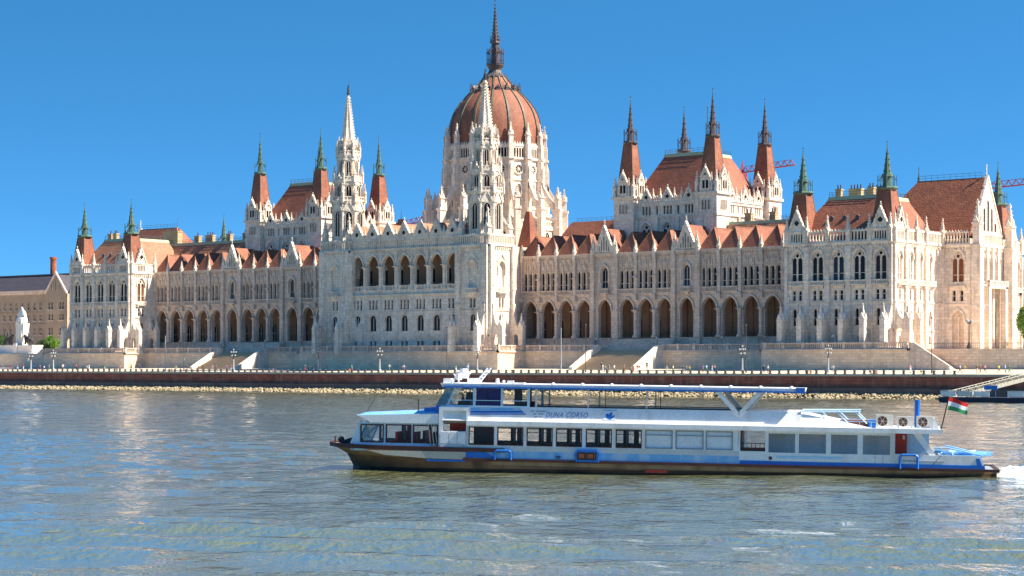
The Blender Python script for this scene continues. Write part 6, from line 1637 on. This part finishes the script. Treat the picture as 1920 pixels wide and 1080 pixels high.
for px, flip in ((19, 1), (59, -1)):     # bronze lion-like group: body, neck, head, legs, rider
    J = [((0, 0, 1.5), .8), ((1.2, 0, 1.6), .75), ((-1.2, 0, 1.5), .75), ((1.9, 0, 2.4), .6), ((2.3, 0, 3.0), .55), ((2.9, 0, 2.8), .3), ((1.3, -.5, .8), .35), ((1.4, -.6, 0), .35), ((1.3, .5, .8), .35), ((1.4, .6, 0), .35), ((-1.3, -.5, .8), .4), ((-1.2, -.6, 0), .35), ((-1.3, .5, .8), .4), ((-1.2, .6, 0), .35), ((-2.0, 0, 1.2), .2), ((-2.6, 0, .6), .12), ((0, 0, 2.7), .5), ((0, 0, 3.6), .4), ((.1, -.1, 4.1), .3)]
    J = [((p[0] * flip, p[1], p[2]), r) for p, r in J]
    skinned(J, [(0, 1), (0, 2), (1, 3), (3, 4), (4, 5), (1, 6), (6, 7), (1, 8), (8, 9), (2, 10), (10, 11), (2, 12), (12, 13), (2, 14), (14, 15), (0, 16), (16, 17), (17, 18)], BRONZE, "bronze_group", mon, (mw(px), -.8, mz(648) + .3))

# ------------------------------------------------------------------ trees
LEAF = [M("leaf_green", (.09, .21, .02), (.14, .28, .04), 1.5, .7), M("dark_leaf_green", (.035, .085, .02), (.06, .12, .03), 1.5, .7)]
BARK = M("bark", (.10, .07, .05), (.07, .05, .035), 1.0, .9)
def tree(name, loc, h, rx, ry, rz_, trunk, label, n, mat, seed):
    rs = np.random.RandomState(seed)
    t = bpy.data.objects.new(name, None); COL.objects.link(t); t.location = loc; tag(t, label, "tree")
    b = MB(); b.tube((0, 0, -.1), (0, 0, trunk), .22, .15, 7)
    for i in range(5):
        a = i * 1.26; b.tube((0, 0, trunk * .8), (rx * .6 * math.cos(a), ry * .6 * math.sin(a), h * .75), .12, .04, 5)
    build("trunk", b, BARK, t)
    cl = [rs.normal(0, .45, 3) for _ in range(16)]
    V, F = [], []
    for i in range(n):
        c = cl[rs.randint(len(cl))]; d = rs.normal(0, 1, 3); d /= np.linalg.norm(d); p = c + d * rs.uniform(.15, .42) ** .8
        L = np.linalg.norm(p)
        if L > 1: p = p / L * rs.uniform(.85, 1.03)
        p = p * (rx, ry, rz_) + (0, 0, h - rz_)
        u = rs.normal(0, 1, 3); u /= np.linalg.norm(u); w = np.cross(u, rs.normal(0, 1, 3)); w /= np.linalg.norm(w); s = rs.uniform(.14, .26)
        k = len(V); V += [tuple(p - u * s), tuple(p + w * s * .6), tuple(p + u * s), tuple(p - w * s * .6)]; F.append((k, k + 1, k + 2, k + 3))
    me = bpy.data.meshes.new("crown"); me.from_pydata(V, [], F); me.materials.append(mat); link("crown", me, t)
tree("round_tree", (fx(97, 34), 34, ZT), 6.3, 2.9, 2.9, 3.1, 1.2, "bright green round bush beside the left pavilion", 5200, LEAF[0], 1)
tree("round_tree", (fx(4, 16), 16, ZT), 6.2, 3.0, 2.6, 2.8, 1.6, "dark green bush behind the white monument at the left edge", 3000, LEAF[1], 2)
tree("round_tree", (fx(79, 22), 22, ZT), 4.6, 3.2, 2.6, 2.2, 1.0, "low dark bush between monument and bright green bush", 2600, LEAF[1], 5)
tree("street_tree", (fx(1936, 40), 40, ZT), 11, 3.6, 4.0, 4.5, 4, "leafy street tree cut by the right edge beside the palace", 6000, LEAF[0], 3)

# ------------------------------------------------------------------ office building at the left and block at the right edge
OY = 48.0
OCHRE = M("ochre_brick", (.40, .33, .25), (.32, .26, .20), .3, .9, .3, (.2, .13, .08))
SLATE = M("violet_slate", (.075, .066, .085), (.05, .045, .06), .5, .7)
ofc = bpy.data.objects.new("office_building", None); COL.objects.link(ofc); tag(ofc, "brown brick office building with dark slate roof at the left edge", "building")
ox0, ox1, ox2 = fx(-40, OY), fx(92, OY), fx(124, OY - 1.5)
ze_ = fz(45, 553, OY); zrid = fz(45, 518, OY + 8)
rows = [(fz(45, 582, OY), fz(45, 567, OY), 'round'), (fz(45, 602, OY), fz(45, 590, OY), 'rect'), (fz(45, 629, OY), fz(45, 615, OY), 'rect')]
nW = 12; cs_ = [ox1 - 1.2 - i * (ox1 - fx(80.5, OY)) for i in range(nW)]
b = MB(); lv = [ze_, (rows[0][0] + rows[1][1]) / 2, (rows[1][0] + rows[2][1]) / 2, 9.8]
for k, (zb, zt2, kd) in enumerate(rows): wall_band(b, ox0, ox1, lv[k + 1], lv[k], [(c, 1.35, zb, zt2, kd) for c in cs_ if c > ox0 + 1], y=0)
for z in lv[1:3]: b.box(ox0, ox1, -.25, .02, z - .15, z + .2)
b.box(ox0, ox1, .5, 16, 9.8, ze_)
w = build("wall", b, OCHRE, ofc, (0, OY, 0))
b = MB(); b.box(ox0, ox1, -.7, .6, ze_, ze_ + 1.4); build("parapet_cornice", b, STONE2, w)
for zb, zt2, kd in rows:
    for c in cs_:
        if c > ox0 + 1: win(w, window_mesh(1.35, round(zt2 - zb, 2), kd, 1, .5), c, zb)
b = MB(); b.hexa([(ox0, OY, ze_ + .9), (ox2, OY, ze_ + .9), (ox2, OY + 18, ze_ + .9), (ox0, OY + 18, ze_ + .9)], [(ox0, OY + 7.5, zrid), (ox1 + 2, OY + 7.5, zrid), (ox1 + 2, OY + 10.5, zrid), (ox0, OY + 10.5, zrid)]); rf_ = build("roof", b, SLATE, ofc)
b = MB(); b.box(ox0, ox1 + 2.2, OY + 7.2, OY + 10.8, zrid - .1, zrid + .35); build("ridge_cap", b, DARKMETAL, rf_)
b = MB(); xq = fx(100, OY + 12); b.ngon(xq, OY + 12, zrid - 6, fz(100, 483, OY + 12), 1.15, 1.05, 12); b.ngon(xq, OY + 12, fz(100, 487, OY + 12), fz(100, 482, OY + 12), 1.25, 1.25, 12); build("chimney", b, M("red_chimney_brick", (.42, .13, .06), (.33, .10, .05), .6, .9, brick=(.8, .35)), rf_)
# gabled corner
gy = OY - 1.5; gc = (ox1 + ox2) / 2; gw = ox2 - ox1; zg = fz(108, 513, gy)
b = MB(); gcs = [gc - gw * .26, gc + gw * .26]
for k, (zb, zt2, kd) in enumerate(rows): wall_band(b, ox1, ox2, lv[k + 1], lv[k], [(c + s * .75, 1.0, zb, zt2, kd) for c in gcs for s in (-1, 1)], y=0)
b.extr([(ox1, ze_), (ox2, ze_), (gc, zg)], 'y', 0, .8); b.box(ox1 + .1, ox2 - .1, .5, 14, 9.8, ze_)
g2 = build("gabled_corner", b, OCHRE, ofc, (0, gy, 0))
for zb, zt2, kd in rows:
    for c in gcs:
        for s in (-1, 1): win(g2, window_mesh(1.0, round(zt2 - zb, 2), kd, 0, .5), c + s * .75, zb)
for d, hh in ((0, 4.5), (-2, 2.6), (2, 2.6)): link("window", window_mesh(.8, hh, 'point', 0, 0, .4, None, True, False), g2, (gc + d, 0, ze_ + 1.2))
b = MB()
for s in (-1, 1): b.extr([(gc + s * gw / 2, ze_ - .1), (gc + s * (gw / 2 + .5), ze_ + .3), (gc, zg + .8), (gc, zg - .1)], 'y', -.25, .3)
build("gable_coping", b, STONE, g2)
b = MB(); b.extr([(ox1 + .2, ze_ + .5), (ox2 - .2, ze_ + .5), (gc, zg - .3)], 'y', .8, 12); build("gable_roof", b, SLATE, g2)
# block at the right edge
rby = 118; rb_ = bpy.data.objects.new("apartment_block", None); COL.objects.link(rb_); tag(rb_, "grey apartment block just visible at the right edge behind the palace", "building")
rx0 = fx(1902, rby); b = MB()
zs_ = fz(1912, 530, rby)
wall_band(b, rx0, rx0 + 40, 9.8, zs_, (), y=rby); b.box(rx0, rx0 + 40, rby + .3, rby + 15, 9.8, zs_)
w = build("wall", b, M("grey_render", (.26, .25, .25), (.21, .20, .21), .2, .9), rb_)
for r in range(5):
    for c in range(8): link("window", window_mesh(1.5, 2.2, 'rect', 1, .5, .4, None, True), w, (rx0 + 2 + c * 3.2, rby, zs_ - 4.2 - r * 4.2))
b = MB(); b.extr([(rby - .5, zs_), (rby + 15.5, zs_), (rby + 7.5, zs_ + 4)], 'x', rx0 - .3, rx0 + 40.3); build("roof", b, SLATE, rb_)

# ------------------------------------------------------------------ tower cranes behind the palace
CRED = M("crane_red_paint", (.34, .07, .11), (.28, .06, .09), .5, .5)
def crane(label, p_tip, p_root, y, mast_px, cab=False):
    c = bpy.data.objects.new("tower_crane", None); COL.objects.link(c); xm = fx(mast_px, y); c.location = (xm, y, 9.9); tag(c, label, "crane", "construction cranes behind the palace")
    z1, z0 = fz(*p_tip, y) - 9.9, fz(*p_root, y) - 9.9; x1, x0 = fx(p_tip[0], y) - xm, fx(p_root[0], y) - xm
    zm = z0 + (z1 - z0) * (0 - x0) / (x1 - x0)
    b = MB(); n = 22
    for k in range(int(zm / 2.4)):
        z = k * 2.4
        for sx, sy in ((-.9, -.9), (.9, -.9), (.9, .9), (-.9, .9)): b.tube((sx, sy, z), (sx, sy, z + 2.4), .12, n=4)
        b.tube((-.9, -.9, z), (.9, -.9, z + 2.4), .08, n=4); b.tube((.9, .9, z), (-.9, .9, z + 2.4), .08, n=4)
    build("lattice_mast", b, CRED, c)
    b = MB(); xs0, xs1 = min(0, x0, x1), max(0, x0, x1)
    def Z(x): return z0 + (z1 - z0) * (x - x0) / (x1 - x0)
    n = max(6, int((xs1 - xs0) / 2.2))
    for k in range(n):
        a, e = xs0 + (xs1 - xs0) * k / n, xs0 + (xs1 - xs0) * (k + 1) / n; mid = (a + e) / 2
        for yy in (-.7, .7):
            b.tube((a, yy, Z(a)), (e, yy, Z(e)), .16, n=4); b.tube((a, yy, Z(a)), (mid, 0, Z(mid) + 1.7), .09, n=4); b.tube((mid, 0, Z(mid) + 1.7), (e, yy, Z(e)), .09, n=4)
        if k < n - 1: b.tube((mid, 0, Z(mid) + 1.7), (mid + (xs1 - xs0) / n, 0, Z(mid + (xs1 - xs0) / n) + 1.7), .12, n=4)
    build("jib", b, CRED, c)
    b = MB(); b.box(-1.2, 1.2, -1.5, 1.2, zm - 2.6, zm - .2); b.ngon(0, 0, zm, zm + 4, .8, .1, 4); build("cab", b, CRED, c)
    if cab: b = MB(); xa = fx(cab, y) - xm; b.box(xa - 2.6, xa + 2.6, -1.2, 1.2, Z(xa) - 1.6, Z(xa) + 1.2); build("counterweight", b, CRED, c)
crane("red crane jib reaching right from behind the right chamber block", (1490, 309), (1430, 318), 130, 1392)
crane("red crane jib entering from the right edge beside the last spire", (1856, 353), (1930, 345), 130, 1985)
crane("red crane with counterweight low between left turrets and dome", (738, 428), (795, 414), 140, 806, 752)

# ------------------------------------------------------------------ pontoon with gangway at the right
NAVY = M("pontoon_navy", (.015, .018, .04), (.03, .03, .06), .5, .5)
py_ = -57.5; pz = .95
pon = bpy.data.objects.new("landing_pontoon", None); COL.objects.link(pon); px0 = fx(1760, py_); pon.location = (px0, py_, 0); tag(pon, "dark floating landing pontoon with white railing panels at the right", "pontoon")
b = MB(); b.extr([(0, pz), (30, pz), (30, -.6), (.8, -.6), (-.1, .4)], 'y', 0, 6); build("hull", b, NAVY, pon)
for k in range(6):
    b = MB(); x0 = .4 + k * 3.3; 
    if k == 3: continue
    b.box(x0, x0 + 3.0, .1, .16, pz + .15, pz + 1.05); b.box(x0 - .05, x0 + .05, .05, .2, pz, pz + 1.2); b.box(x0 - .1, x0 + 3.15, .06, .2, pz + 1.1, pz + 1.2); build("railing_panel", b, BPANEL if k % 2 else BWHITE, pon)
b = MB(); b.box(.5, 1.6, .8, 2.2, pz, pz + 1.3); build("deck_box", b, COPPER, pon)
b = MB(); b.box(8.6, 11.2, .9, 1.0, pz + 1.4, pz + 2.2); b.tube((9, 1, pz), (9, 1, pz + 2), .06); b.tube((10.8, 1, pz), (10.8, 1, pz + 2), .06); build("blue_sign_board", b, BBLUE, pon)
b = MB()
A_, B_ = Vector((2.2, 3, pz)), Vector((fx(1950, -30) - px0, -29.0 - py_, 4.9))
gd = (B_ - A_); gs = Vector((-gd.y, gd.x, 0)).normalized() * 1.0
gw_ = bpy.data.objects.new("gangway", None); COL.objects.link(gw_); gw_.location = (px0, py_, 0); tag(gw_, "pale sloping gangway bridge from the pontoon up to the quay", "gangway")
b = MB(); up = Vector((0, 0, 1))
c = [A_ - gs, B_ - gs, B_ + gs, A_ + gs]; b.hexa([tuple(v - up * .15) for v in c], [tuple(v) for v in c]); build("walkway", b, BBEIGE, gw_)
for s in (-1, 1):
    b = MB(); n = 26
    for i in range(n + 1):
        v = A_.lerp(B_, i / n) + gs * s; b.tube(v, v + up * 1.2, .05, n=4)
        if i < n: v2 = A_.lerp(B_, (i + 1) / n) + gs * s; b.tube(v + up * (1.2 if i % 2 else 0), v2 + up * (0 if i % 2 else 1.2), .04, n=4)
    b.tube(A_ + gs * s + up * 1.2, B_ + gs * s + up * 1.2, .07, n=5); b.tube(A_ + gs * s + up * .1, B_ + gs * s + up * .1, .08, n=5)
    build("side_truss", b, BBEIGE, gw_)

# helmsman in the wheelhouse
hx, hz = bu(868, 2.6), ze1 + .05
w_ = BA + BE * hx + BN * 2.6
o = link("person", PM['stand'], None, (w_.x, w_.y, hz - TRIM * hx), math.atan2(BE.y, BE.x) - math.pi / 2, (.95, .95, .95)); tag(o, "person in dark clothes standing at the helm inside the boat's wheelhouse", "person")
for i, mt in enumerate((SKIN, HAIR[0], CM["navy"], CM["black"], CM["black"])): o.material_slots[i].link = 'OBJECT'; o.material_slots[i].material = mt
